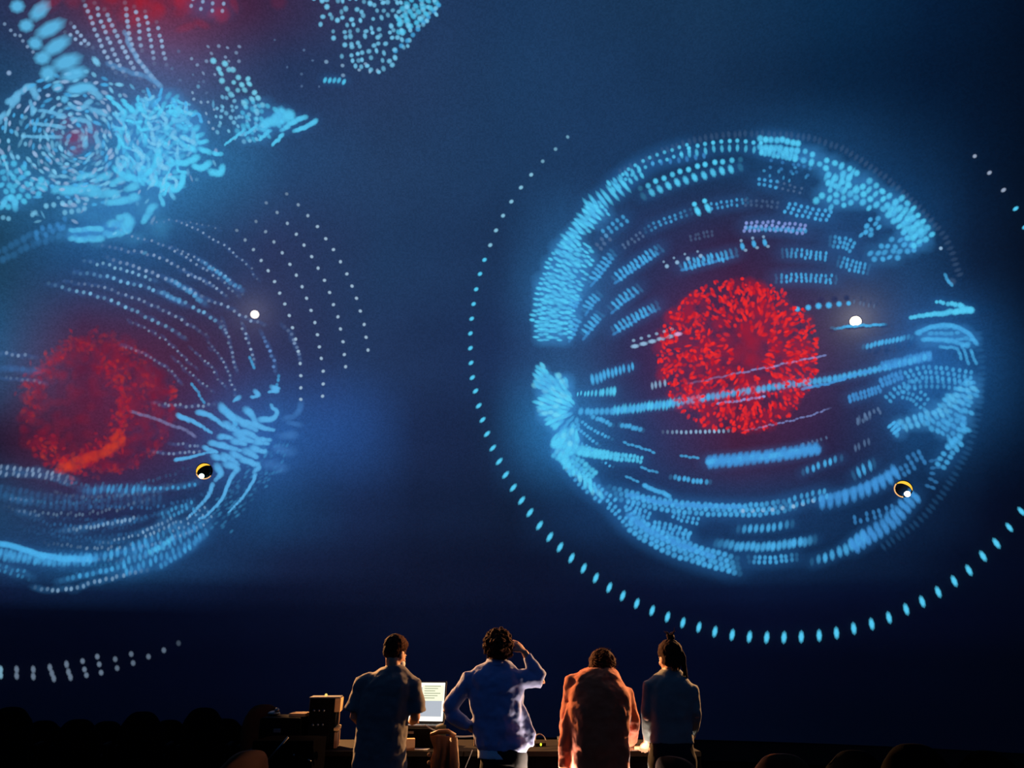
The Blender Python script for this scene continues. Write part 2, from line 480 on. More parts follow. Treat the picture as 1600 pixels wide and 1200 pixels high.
# upper left limb
W1 = [(831, 532), (832, 480), (845, 428), (868, 388), (893, 356), (912, 332), (935, 308), (957, 330), (930, 352), (905, 376), (926, 390), (928, 402), (918, 428), (914, 450), (904, 475), (897, 500), (895, 528), (862, 533)]
fill(D, W1, OC, 7.5, 8.5, 5.2, 2.5, CY, 0.95, 0.7, under=0.20)
fill(D, [(840, 520), (845, 470), (860, 430), (885, 390), (905, 372), (905, 420), (890, 470), (880, 520)], OC, 9, 7, 6, 2.8, CY, 0.7)
fill(D, [(870, 395), (895, 355), (925, 318), (938, 330), (905, 370), (885, 400)], OC, 8, 8, 9, 3.2, CY, 0.9)
band(D, [(920, 322), (950, 306), (975, 290)], 11, 1, 9, 15, 3.4, 'nor', -0.15, CY)
band(D, [(955, 292), (985, 275), (1000, 268)], 11, 2, 11, 6, 3, 'nor', -0.1, CY, 0.85)
band(D, [(975, 276), (1007, 256), (1043, 242), (1075, 232)], 12, 2, 11, 3.2, 3, col=CY, a=.8)
band(D, [(1077, 231), (1112, 223), (1150, 220), (1190, 224)], 12.4, 1, 9, 3.6, 3.4, col=CY)
band(D, [(1065, 242), (1112, 234), (1150, 231), (1190, 236)], 12.4, 1, 9, 6, 3.0, col=CY, a=.75)
band(D, [(1020, 256), (1060, 250), (1100, 243)], 13, 1, 9, 5, 3.0, col=BL, a=.6)
band(D, [(1000, 295), (1052, 272), (1110, 255), (1157, 250)], 14, 1, 9, 4.6, 4.2, col=CY, fade=(.12, .1))
band(D, [(1005, 307), (1057, 286), (1114, 270), (1156, 262)], 14, 1, 9, 7.2, 4.4, 'nor', -.2, col=CY, fade=(.12, .1))
band(D, [(970, 268), (1075, 222), (1180, 209), (1290, 222), (1380, 275), (1470, 362), (1500, 430)], 9, 1, 8, 6, 3, col=GR, a=.16)
# top right limb
band(D, [(1188, 223), (1215, 225), (1246, 230)], 8, 2, 13, 5.5, 5, col=CY)
band(D, [(1190, 236), (1215, 240), (1242, 246)], 7, 2, 6, 5, 4, col=CY, a=.9)
band(D, [(1205, 250), (1230, 255), (1265, 262)], 9, 3, 11, 3, 3, col=BL, a=.45, skip=.3)
W2 = [(1243, 226), (1300, 243), (1345, 268), (1405, 305), (1440, 338), (1460, 366), (1452, 382), (1425, 394), (1405, 366), (1395, 352), (1378, 346), (1388, 332), (1365, 326), (1340, 320), (1310, 330), (1272, 312), (1288, 292), (1283, 268), (1240, 247)]
fill(D, W2, OC, 11, 12.5, 5.6, 4.6, CY, 0.95, 0.8, under=0.16, tilt=.6)
fill(D, [(1290, 270), (1345, 272), (1335, 300), (1300, 300)], OC, 10, 12, 9, 3.6, CY, 0.8)
fill(D, [(1380, 318), (1420, 325), (1452, 360), (1445, 378), (1420, 370), (1395, 345)], OC, 9, 9, 6, 5, CY, 0.8)
fill(D, [(1195, 258), (1250, 262), (1265, 285), (1190, 275)], OC, 10, 11, 3, 2.6, CB, 0.5, skip=.4)
band(D, [(1186, 284), (1213, 288)], 10, 2, 8, 3, 3, col=CB, a=.8); band(D, [(1215, 288), (1250, 298)], 9, 2, 8, 2.5, 2.5, col=GR, a=.4)
fill(D, [(1335, 370), (1350, 346), (1376, 335), (1387, 350), (1370, 364), (1346, 376)], OC, 9, 10, 4.6, 3.6, CB, .9)
fill(D, [(1348, 398), (1375, 381), (1402, 366), (1432, 373), (1442, 385), (1410, 404), (1376, 414)], OC, 10, 11, 5, 4, CB, .85, under=.08)
band(D, [(1297, 376), (1320, 380), (1332, 386)], 8, 3, 7, 3.6, 3, col=CB, a=.8, fade=(.4, 0))
band(D, [(1310, 408), (1335, 416), (1357, 421)], 7, 3, 6, 3.6, 2.6, col=CB, a=.85, fade=(.2, .2))
band(D, [(1232, 325), (1262, 332), (1297, 338)], 9, 3, 7, 3.4, 3, col=CB, a=.95, shift=-2)
band(D, [(1166, 355), (1205, 353), (1258, 359)], 8.5, 3, 6, 3.2, 2.8, 'nor', .3, LV, .9, shift=-2); band(D, [(1166, 356), (1258, 360)], 6, 1, 6, 4, 3, col=CB, a=.7)
band(D, [(1222, 395), (1250, 396), (1290, 401)], 8, 3, 5, 3.4, 2.4, col=CB, a=.8, fade=(.4, 0))
band(D, [(1213, 435), (1255, 434), (1306, 437)], 8, 3, 5, 3.2, 2.4, col=CB, a=.85, fade=(.15, .1))
for (x, y, r) in ((1246, 483, 4.2), (1263, 480.5, 4.6), (1279, 478, 5), (1295, 477, 5), (1311, 475, 4.4), (1326, 474, 3.8)):
    D.dot(x, y, r, r, 0, CB)
band(D, [(1335, 473), (1365, 478)], 8, 1, 5, 4, 2, col=GR, a=.35)
band(D, [(1300, 513), (1340, 509), (1384, 507)], 5, 1, 5, 4, 2.6, 'tan', col=CB, a=.95, fade=(.25, .15))
band(D, [(1350, 542), (1385, 534), (1425, 526)], 6, 1, 4, 5, 3.0, 'nor', .5, CB, .95, fade=(.1, .3))
band(D, [(1075, 600), (1140, 586), (1205, 573), (1250, 563), (1288, 555)], 6, 1, 4, 4, 2, 'tan', col=LV, a=.6, fade=(.5, 0))
# the long equator streak
band(D, [(908, 643), (935, 643), (970, 641), (1030, 633), (1080, 625), (1130, 617), (1180, 609), (1240, 600), (1300, 592), (1350, 582), (1400, 570), (1452, 556)], 8, 1, 5, 6, 4.2, 'nor', .25, CB, .95, jit=.4)
band(D, [(960, 641), (1030, 633), (1060, 629)], 6, 1, 5, 8, 2.6, 'nor', .25, CY, .8)
band(D, [(1255, 607), (1300, 598), (1345, 583), (1400, 571)], 5, 1, 5, 4, 2.6, 'tan', col=BL, a=.85)
band(D, [(1122, 630), (1155, 626), (1192, 619)], 6, 1, 4, 3.4, 2.4, 'tan', col=LV, a=.85)
band(D, [(1380, 572), (1420, 563), (1454, 556)], 5, 2, 7, 5, 3.6, col=BL, a=.7)
band(D, [(1328, 623), (1350, 616), (1374, 608)], 6, 2, 6, 4.4, 3, 'nor', .3, BL, .8)
band(D, [(1378, 598), (1392, 592), (1408, 586)], 6, 2, 7, 5, 3.4, 'nor', .3, BL, .8)
band(D, [(1340, 658), (1374, 642)], 8, 2, 6, 4, 2.4, 'nor', .2, GR, .6, skip=.2)
band(D, [(1036, 675), (1085, 675), (1145, 673)], 7.2, 1, 5, 3.4, 2.4, col=WB, a=.9, fade=(.3, .2), jit=.3)
band(D, [(1165, 673), (1210, 663), (1255, 652), (1298, 638)], 5.5, 1, 4, 3.2, 1.8, 'tan', col=LV, a=.5, fade=(.3, .1))
band(D, [(1107, 722), (1160, 717), (1220, 710), (1274, 701)], 10, 2, 7, 8, 5.4, 'nor', .5, BL, .95, shift=3)
band(D, [(1107, 722), (1160, 717), (1220, 710), (1274, 701)], 6, 1, 7, 5, 5, col=CB, a=.8)
band(D, [(1255, 694), (1290, 684)], 7, 1, 5, 3, 2, col=GR, a=.5)
band(D, [(1254, 738), (1282, 727), (1314, 716)], 9, 1, 5, 6, 3, 'nor', .3, CB, .95, fade=(.3, .25))
band(D, [(1334, 744), (1348, 734), (1366, 724)], 8.5, 1, 5, 9, 3.2, 'nor', .3, CB, .9, fade=(.2, .3))
band(D, [(1336, 700), (1358, 690)], 8, 1, 5, 6, 2.4, 'nor', .3, GR, .5)
band(D, [(1343, 655), (1360, 648)], 9, 1, 5, 7, 2.6, 'nor', .3, GR, .5)
# lower bands
band(D, [(950, 768), (985, 776), (1020, 786), (1060, 792), (1110, 796), (1150, 797), (1200, 795), (1235, 788)], 9, 3, 7, 4.6, 3.8, 'nor', .3, CB, .9, fade=(.12, .15), shift=3)
band(D, [(985, 774), (1040, 786), (1110, 791), (1160, 792)], 6, 1, 7, 7, 4, 'tan', col=BL, a=.8)
band(D, [(1160, 798), (1200, 797), (1240, 791), (1270, 783)], 15, 1, 9, 3.6, 3.4, col=WB, a=.9)
band(D, [(1235, 786), (1262, 778), (1290, 772)], 9, 2, 9, 5, 3, 'nor', .3, CB, .75)
band(D, [(1285, 785), (1320, 776), (1355, 764), (1380, 752), (1398, 737)], 13, 1, 9, 12, 5.4, 'nor', .25, BL, .95)
band(D, [(1285, 778), (1320, 770), (1355, 758), (1395, 738)], 7, 1, 9, 6, 5, 'nor', .2, BL, .6)
band(D, [(1053, 804), (1070, 811), (1090, 815)], 8, 2, 6, 3.4, 2.8, col=CB, a=.8)
band(D, [(1153, 827), (1195, 825), (1238, 819)], 9, 1, 6, 7, 3.6, 'nor', .25, CB, .9, fade=(.2, .25))
band(D, [(1118, 848), (1150, 853), (1200, 854), (1240, 849), (1274, 842)], 8.5, 1, 6, 8, 4.4, 'nor', .3, CB, .95, fade=(.25, .15))
band(D, [(1170, 874), (1205, 875), (1245, 870)], 8, 2, 7, 4, 3.2, col=CB, a=.85, fade=(.2, .3))
band(D, [(890, 725), (915, 755), (940, 775), (965, 795), (985, 815)], 8, 3, 8, 4, 3, col=CB, a=.85, skip=.15)
band(D, [(975, 805), (1010, 832), (1055, 855), (1100, 870), (1148, 883)], 9.5, 4, 7.5, 5, 4.4, 'nor', .35, CB, .9, shift=4, fade=(.05, .1))
band(D, [(985, 808), (1020, 832), (1060, 850), (1110, 868)], 7, 1, 7, 8, 5, 'tan', col=BL, a=.7)
band(D, [(1005, 820), (1040, 835), (1075, 838)], 8, 2, 7, 3.6, 3.0, col=CB, a=.75, skip=.1)
band(D, [(1022, 820), (1050, 824), (1077, 836)], 8, 2, 6, 4, 3.2, col=CB, a=.85)
band(D, [(980, 788), (995, 797), (1014, 806)], 8, 2, 7, 4, 3, col=CB, a=.85)
band(D, [(1008, 760), (1025, 766), (1046, 775)], 6, 1, 5, 5, 4, 'tan', col=CB, a=.95)
band(D, [(1048, 744), (1075, 750), (1110, 754)], 7, 1, 5, 4.6, 3.2, col=CB, a=.95, fade=(.15, .15))
for pts in ([(977, 692), (1000, 699), (1020, 706)], [(1003, 730), (1026, 738)], [(980, 745), (996, 752)], [(1065, 712), (1090, 716)]):
    band(D, pts, 6, 1, 5, 3.6, 2.4, 'tan', col=CB, a=.7)
band(D, [(1268, 878), (1300, 868), (1325, 855), (1350, 840)], 12, 1, 6, 10, 5, 'nor', .3, CB, .9, grow=(.7, 1.1), fade=(.25, 0))
band(D, [(1335, 852), (1365, 832), (1392, 815), (1415, 790), (1428, 775)], 11, 2, 10, 9, 5, 'nor', .3, BL, .85)
band(D, [(1335, 812), (1365, 805), (1395, 795)], 10, 2, 8, 4.5, 3, col=BL, a=.55, skip=.2)
band(D, [(1400, 738), (1425, 722), (1440, 714)], 10, 3, 9, 5, 3.4, col=BL, a=.55, skip=.25)
band(D, [(1450, 770), (1462, 740), (1460, 720)], 10, 2, 9, 5, 3, col=BL, a=.4, skip=.25)
# left hand fan
W6 = [(838, 574), (846, 570), (858, 588), (870, 587), (891, 597), (887, 610), (868, 615), (850, 612), (834, 606)]
W7 = [(836, 626), (870, 611), (895, 615), (896, 626), (882, 650), (872, 672), (860, 666), (845, 645)]
W8 = [(860, 682), (900, 668), (905, 690), (885, 715), (905, 742), (930, 758), (942, 776), (918, 762), (890, 738), (870, 712)]
for w in (W6, W7, W8):
    fill(D, w, (905, 640), 5, 7, 6.5, 3.2, CY, .9, .8, under=.3)
    fill(D, w, (905, 640), 9, 10, 6, 4, (120, 222, 250), .6, 1.2)
fill(D, [(872, 650), (895, 625), (905, 660), (900, 672), (875, 680)], (905, 640), 7, 8, 6, 3.2, CB, .7)
band(D, [(868, 690), (900, 702), (940, 710), (1002, 718)], 6, 2, 6, 6, 4.5, 'nor', .3, CY, .95, grow=(1.2, .6))
band(D, [(870, 705), (900, 725), (925, 745)], 7, 3, 8, 5, 4, 'nor', .2, CY, .8)
for pts, r in (([(922, 650), (940, 656), (958, 665)], 4.2), ([(905, 657), (930, 673), (957, 686)], 3.2), ([(893, 663), (915, 680), (937, 697)], 3.2), ([(967, 663), (985, 667), (1005, 673)], 4.4), ([(905, 690), (920, 698), (935, 712)], 2.6), ([(940, 722), (958, 730)], 2.6)):
    band(D, pts, 6, 1, 5, r, r * .8, 'nor', .3, CB, .9, fade=(.1, .2))
band(D, [(902, 615), (930, 614), (960, 611)], 6, 1, 5, 7, 3, 'nor', .2, CY, .9, grow=(.5, 1.1))
band(D, [(926, 593), (955, 583), (988, 573)], 6.5, 1, 5, 8, 3, 'nor', .2, CB, .95, grow=(1.1, .8))
band(D, [(1020, 603), (1038, 598)], 6, 1, 5, 6, 2.4, 'nor', .2, WB, .7)
# dashes in the upper left of the sphere
for (x, y) in ((1085, 319), (1101, 314)):
    D.dot(x, y, 4, 4, 0, CY); D.dot(x + 5, y + 11, 8, 4.4, 1.1, CY)
band(D, [(1112, 322), (1140, 318), (1168, 314)], 8, 2, 7, 3, 2.4, col=CB, a=.75, fade=(0, .3)); band(D, [(1165, 316), (1215, 320)], 9, 2, 7, 3, 2.6, col=GR, a=.3)
band(D, [(1008, 360), (1040, 345), (1080, 330)], 9, 2, 6, 3, 2.6, col=CB, a=.7, fade=(.3, .4))
band(D, [(975, 385), (1003, 366)], 9, 2, 6, 3, 2.4, col=GR, a=.5)
band(D, [(945, 365), (965, 350), (976, 342)], 9, 2, 8, 4, 3, col=CB, a=.7); band(D, [(935, 385), (950, 370)], 9, 2, 8, 4, 3, col=GR, a=.5)
band(D, [(1080, 372), (1112, 364)], 7, 2, 6, 3, 2.4, col=GR, a=.3)
for pts, a_ in (([(960, 436), (995, 412), (1032, 388)], .95), ([(922, 441), (940, 418), (958, 395)], .9), ([(1064, 417), (1105, 406), (1150, 395)], .9), ([(955, 483), (975, 466), (999, 449)], .85),
                ([(958, 516), (990, 497), (1028, 477)], .85), ([(914, 486), (923, 472), (936, 459)], .85), ([(892, 484), (899, 470), (907, 459)], .8), ([(911, 523), (924, 507), (938, 490)], .85), ([(889, 527), (896, 512), (904, 494)], .8)):
    band(D, pts, 7.5, 2, 7, 5.2, 2.6, 'nor', -.15, CB, a_, fade=(.05, .25), jit=.7)
    band(D, [(x + 2, y + 5) for x, y in pts], 6, 1, 6, 4, 2.6, 'tan', col=BL, a=.55, fade=(0, .3))
for (x, y) in ((1042, 416), (1058, 410), (1075, 404), (1095, 400)): D.dot(x, y, 3.4, 3.4, 0, WB, .8); D.dot(x - 5, y - 7, 2.2, 2.2, 0, WB, .5)
for (x, y) in ((1160, 385), (1178, 381), (1195, 379)): D.dot(x, y, 6, 3.6, 1.3, CB, .9); D.dot(x - 2, y - 9, 2.6, 2.6, 0, WB, .6); D.dot(x + 5, y + 6, 3, 2.6, 0, WB, .6)
for i in range(6): D.dot(992 + i * 13.5, 541 - i * 3.8, 6.5, 3.4, -.1, WB if i < 5 else (220, 170, 220), .85); D.dot(990 + i * 12, 532 - i * 3.5, 3, 2.6, 0, WB, .6)
# right limb
band(D, [(1463, 472), (1485, 475), (1502, 479), (1516, 484)], 6, 1, 5, 5, 5, 'tan', col=CY, a=.95, grow=(.6, 1.1))
band(D, [(1424, 496), (1455, 491), (1485, 488), (1516, 485)], 6, 1, 5, 6, 5, 'tan', col=CY, a=.95, grow=(.7, 1.1))
band(D, [(1477, 430), (1486, 444)], 6, 1, 5, 4.4, 3, 'tan', col=CB, a=.7); D.dot(1470, 388, 3, 3, 0, WB, .8); D.dot(1487, 440, 7, 6, 0, GR, .2)
W10 = [(1430, 521), (1455, 510), (1485, 506), (1512, 518), (1526, 535), (1516, 545), (1482, 533), (1442, 533)]
fill(D, W10, OC, 8, 9, 5, 3.4, CB, .6, 1, under=.16)
band(D, [(1435, 519), (1460, 510), (1487, 509), (1512, 520), (1524, 534)], 7, 1, 5, 7, 4, 'tan', col=CB, a=.8)
band(D, [(1445, 530), (1480, 532), (1510, 540)], 7, 1, 5, 6, 4, 'tan', col=CB, a=.7)
for pts in ([(1505, 542), (1513, 567)], [(1517, 548), (1525, 566)], [(1470, 543), (1495, 545), (1502, 560)]): band(D, pts, 5, 1, 5, 4, 3, 'tan', col=CB, a=.6)
W11 = [(1393, 660), (1420, 655), (1450, 640), (1482, 616), (1520, 584), (1527, 612), (1518, 650), (1503, 688), (1478, 682), (1440, 666), (1402, 678)]
fill(D, W11, (1390, 560), 9, 9.5, 5.4, 3.8, CB, .7, 1.4, under=.16, tilt=.5)
fill(D, [(1395, 664), (1430, 655), (1470, 632), (1505, 600), (1522, 592), (1522, 620), (1490, 640), (1450, 662), (1410, 674)], (1390, 560), 9, 10, 6, 4, (96, 196, 245), .6, 1)
fill(D, [(1480, 690), (1512, 655), (1520, 640), (1505, 690), (1490, 705), (1474, 695)], OC, 8, 9, 7, 5, CB, .7, 1)
band(D, [(1418, 590), (1440, 582), (1475, 583), (1515, 590)], 9, 3, 8, 4, 3.2, col=CB, a=.7, shift=2)
band(D, [(1388, 623), (1400, 612), (1415, 604)], 8, 2, 8, 4, 3, col=CB, a=.7); band(D, [(1412, 612), (1430, 618), (1444, 630)], 8, 3, 9, 3.4, 3, col=CB, a=.6)
band(D, [(1420, 600), (1470, 600), (1510, 605)], 9, 2, 8, 4, 3, col=CB, a=.5)
band(D, [(1393, 664), (1402, 674)], 6, 2, 6, 5, 3, col=CB)
band(D, [(1470, 728), (1482, 708), (1498, 690)], 9, 2, 12, 5, 4, 'nor', 0, CB, .75)
band(D, [(1530, 520), (1534, 600), (1520, 680), (1490, 745), (1440, 810), (1380, 855)], 9, 1, 8, 7, 3, col=BL, a=.10)
D.joined('dot_shell', orb)
# red core of short strokes
D = Dots()
core_c = (1153, 556)
n = 0
while n < 950:
    r = 130 * math.sqrt(random.random()); t = random.uniform(0, 2 * math.pi)
    x = core_c[0] + r * math.cos(t) * .98; y = core_c[1] + r * math.sin(t) * .93
    dx, dy = x - 1172, y - 547
    dd = math.hypot(dx, dy)
    if dd < 26 + 4 * random.random(): continue
    if r < 80 and random.random() < .35: continue
    th = math.atan2(dy, dx) + random.gauss(0, .45)
    if dx < -60: th += math.pi / 2 * (random.random() < .5)
    L = random.uniform(2.2, 6.2) * (0.8 if r > 115 else 1)
    b = random.random()
    D.dot(x, y, L, random.uniform(2.0, 3.2), th, (242, 44, 46) if b > .35 else (190, 30, 48), random.uniform(.5, 1.0))
    n += 1
for i in range(240):
    r = 125 * math.sqrt(random.random()); t = random.uniform(0, 2 * math.pi)
    D.dot(core_c[0] + r * math.cos(t), core_c[1] + r * .94 * math.sin(t), 11, 11, 0, (170, 24, 50), .18)
o = D.joined('red_core', orb, label='round core of bright red flecks')
o['kind'] = 'stuff'

# ring of dashes around it
ring = proj_root('projected_dot_ring', 1180, 990, 'wide open ring of separate cyan dashes circling the complete sphere', 'light projection')
D = Dots()
RING = [(887, 214, 2.6), (868, 233, 3), (848, 252, 3), (830, 273, 3.4), (814, 293, 3.6), (799, 315, 3.6), (786, 337, 3.4), (775, 360, 3.6), (766, 383, 3.6), (757, 406, 3.8), (750, 428, 3.8), (744, 452, 3.8), (740, 475, 3.8), (737, 498, 4), (735, 521, 4), (735, 544, 4.2), (736, 567, 4.4), (738, 590, 4.8), (743, 611, 5), (748, 634, 5.4), (754, 656, 5.6), (761, 678, 6), (770, 700, 6.4), (780, 721, 6.8), (790, 742, 7), (802, 762, 7.2), (815, 782, 7.4), (828, 801, 7.6), (843, 821, 7.8), (859, 839, 8), (875, 855, 8), (893, 872, 8), (912, 888, 8), (931, 903, 8), (952, 918, 8), (973, 931, 8), (995, 943, 8), (1019, 954, 8), (1043, 964, 8), (1067, 973, 8), (1092, 980, 8), (1117, 987, 8.4), (1144, 992, 8.6), (1171, 995, 8.8), (1198, 996, 9), (1225, 996, 9), (1252, 995, 9), (1280, 993, 9), (1307, 989, 9), (1334, 982, 9), (1362, 975, 9), (1389, 965, 9), (1416, 952, 9), (1441, 940, 9), (1466, 925, 9), (1491, 908, 9), (1514, 891, 9), (1536, 869, 9), (1557, 849, 9), (1577, 824, 8), (1596, 799, 8), (1615, 772, 8), (1632, 744, 7.5),
        (1523, 244, 3.4), (1546, 270, 4), (1568, 297, 4.4), (1587, 326, 5), (1601, 355, 4.4), (1616, 386, 4.4)]
for i, (x, y, r) in enumerate(RING):
    t = np.interp(x, [735, 900, 1200, 1500, 1600], [-.7, -1.15, -1.57 + .12, -1.57 - .45, -2.3]) if y > 500 else -.6
    col = CY if r > 3.7 else (130, 190, 220)
    if x > 1500 and y < 300: col = (150, 165, 190)
    D.dot(x, y, r * 1.02, max(3.0, r * .46), t, col, .95 if r > 3.2 else .6)
D.single('dash', ring)

# ------------------------------------------------------------------ sphere with the blurred red core
orb2 = proj_root('projected_sphere', 200, 650, 'hazy blue sphere of dotted arcs around a ragged dark red core', 'light projection', 'projected dotted spheres')
D = Dots()
LW = (160, 190, 225)
for pts, sp, r, a_, col in (
    ([(238, 350), (275, 345), (320, 366), (358, 390), (385, 412), (402, 436)], 9.5, 2.3, .75, LW),
    ([(160, 384), (205, 393), (250, 402), (290, 425), (332, 447)], 10.5, 3.0, .7, LW),
    ([(168, 402), (205, 415), (250, 432), (290, 450), (325, 468)], 10.5, 3.4, .85, LW),
    ([(132, 408), (165, 414), (200, 423), (245, 440)], 10, 3.2, .8, (140, 200, 235)),
    ([(115, 424), (160, 431), (185, 437), (230, 450), (270, 466), (305, 482), (335, 500), (352, 518)], 11, 3.6, .9, (120, 190, 235)),
    ([(75, 443), (110, 452), (160, 465), (205, 483), (245, 503), (288, 527)], 11.3, 3.5, .9, (130, 195, 235)),
    ([(100, 440), (155, 448), (200, 462), (250, 482), (290, 503), (322, 522)], 11, 3.0, .6, LW),
    ([(180, 355), (215, 372), (255, 383), (300, 408), (345, 438), (372, 462)], 10, 2.6, .65, LW),
    ([(310, 405), (340, 425), (365, 445), (380, 452)], 7, 4.0, .8, (90, 175, 230)),
    ([(262, 436), (285, 448), (305, 462), (320, 474)], 7, 4.6, .85, (90, 175, 230)),
    ([(250, 455), (270, 466), (285, 474)], 7, 4.6, .8, (90, 175, 230)),
    ([(268, 385), (310, 405), (350, 430), (378, 460)], 9.5, 2.4, .7, LW),
    ([(290, 425), (330, 445), (352, 462)], 8, 2.8, .75, LW),
    ([(318, 465), (355, 480), (385, 497), (412, 507)], 10, 3.0, .85, LW),
    ([(345, 500), (352, 515), (360, 540), (365, 565), (370, 580)], 8, 2.8, .7, LW),
    ([(378, 505), (390, 540), (398, 570)], 9, 2.8, .8, LW),
    ([(408, 520), (418, 540), (427, 560), (430, 580)], 8, 3.2, .8, (110, 160, 225)),
    ([(446, 510), (456, 525), (464, 545), (468, 560)], 8, 3.2, .6, LW),
    ([(190, 540), (225, 552), (260, 575), (285, 600)], 8, 2.6, .35, LW),
    ([(200, 500), (240, 520), (275, 545), (305, 575)], 9, 2.4, .4, LW),
    ([(270, 560), (300, 585), (330, 610)], 9, 2.4, .5, LW), ([(300, 545), (330, 575), (352, 605)], 9, 2.4, .5, LW), ([(325, 535), (350, 565), (362, 600), (368, 618)], 8, 2.4, .6, LW),
    ([(0, 552), (25, 554), (50, 557)], 11, 3.4, .6, LW), ([(0, 590), (40, 593), (70, 600)], 9, 3, .25, LW), ([(0, 575), (60, 580)], 9, 5, .15, BL),
    ([(240, 630), (290, 635), (335, 632)], 9, 3, .6, LW), ([(240, 707), (280, 708), (320, 705)], 8, 2.8, .6, LW), ([(270, 694), (320, 698)], 8, 2.8, .5, LW),
    ([(280, 345), (320, 352), (345, 358)], 9, 2, .3, LW)):
    band(D, pts, sp, 1, 5, r * .95, r * .85, 'nor', 0.2, col, a_ * .9, jit=1.0, avar=.65, fade=(.25, .15))
    band(D, pts, sp * .8, 1, 5, r * 2.4, r * 1.2, 'tan', 0, (70, 120, 190), .10, jit=1.5)
band(D, [(205, 643), (235, 652), (262, 662), (290, 672), (305, 682)], 4, 1, 5, 4, 3, 'tan', col=(120, 130, 180), a=.45)
for pts in ([(352, 640), (362, 655), (372, 668)], [(300, 600), (318, 628)], [(390, 560), (397, 575)], [(435, 588), (432, 605), (428, 610)]): band(D, pts, 6, 1, 5, 3.6, 2.6, 'tan', col=CB, a=.6)
# curved strokes bunching on the sphere's right flank
def stroke(pts, r, col=(84, 172, 232), a=.8, g=(.8, 1)):
    band(D, pts, max(2.5, r * .7), 1, 5, r * 1.25, r * .95, 'tan', random.gauss(0, .35), col, a, jit=r * .18, grow=g, avar=.3)
for pts, r in (([(278, 650), (300, 658), (318, 668), (330, 676)], 4.2), ([(310, 644), (328, 650), (345, 662), (358, 668)], 4.6), ([(346, 636), (358, 648), (378, 658), (395, 662)], 6), ([(360, 648), (368, 660), (366, 668)], 6),
               ([(387, 640), (395, 652), (400, 660)], 6), ([(408, 655), (425, 655), (433, 645), (424, 634)], 5), ([(398, 662), (415, 670), (427, 672)], 4.6), ([(370, 676), (390, 678), (405, 686), (420, 688)], 5.6),
               ([(345, 682), (362, 684)], 5), ([(365, 690), (385, 694)], 5.6), ([(332, 692), (350, 698), (358, 700)], 5), ([(395, 700), (412, 706), (415, 704)], 5.2), ([(362, 708), (378, 714)], 5.4), ([(335, 712), (352, 718)], 5.6),
               ([(380, 718), (395, 724), (405, 728), (398, 738)], 5.4), ([(355, 725), (370, 732), (362, 742)], 6.2), ([(340, 730), (345, 740), (338, 748)], 6), ([(320, 700), (340, 706)], 4), ([(275, 718), (300, 714), (320, 708), (338, 706)], 3.2),
               ([(332, 757), (325, 775), (310, 792), (295, 808)], 3.2), ([(362, 745), (355, 760), (345, 782), (325, 803), (310, 812)], 3.4), ([(400, 742), (392, 758), (378, 778), (358, 800)], 3),
               ([(380, 662), (400, 672)], 6), ([(352, 664), (372, 674)], 6), ([(375, 684), (395, 690)], 6), ([(345, 695), (375, 704)], 5), ([(400, 690), (418, 694)], 5), ([(385, 706), (402, 714)], 6), ([(350, 712), (372, 724)], 5),
               ([(427, 605), (433, 610), (420, 612)], 4), ([(372, 622), (366, 626)], 4), ([(400, 612), (403, 618), (392, 620)], 4), ([(428, 608), (436, 606)], 4)):
    stroke(pts, r * .86, (88, 174, 232), .7, (1.25, .7))
for pts, r in (([(445, 655), (465, 645), (470, 630)], 6), ([(440, 680), (462, 680)], 8), ([(430, 700), (455, 705)], 9), ([(415, 725), (440, 730)], 9), ([(450, 660), (468, 664)], 5)):
    stroke(pts, r, (70, 130, 200), .22)
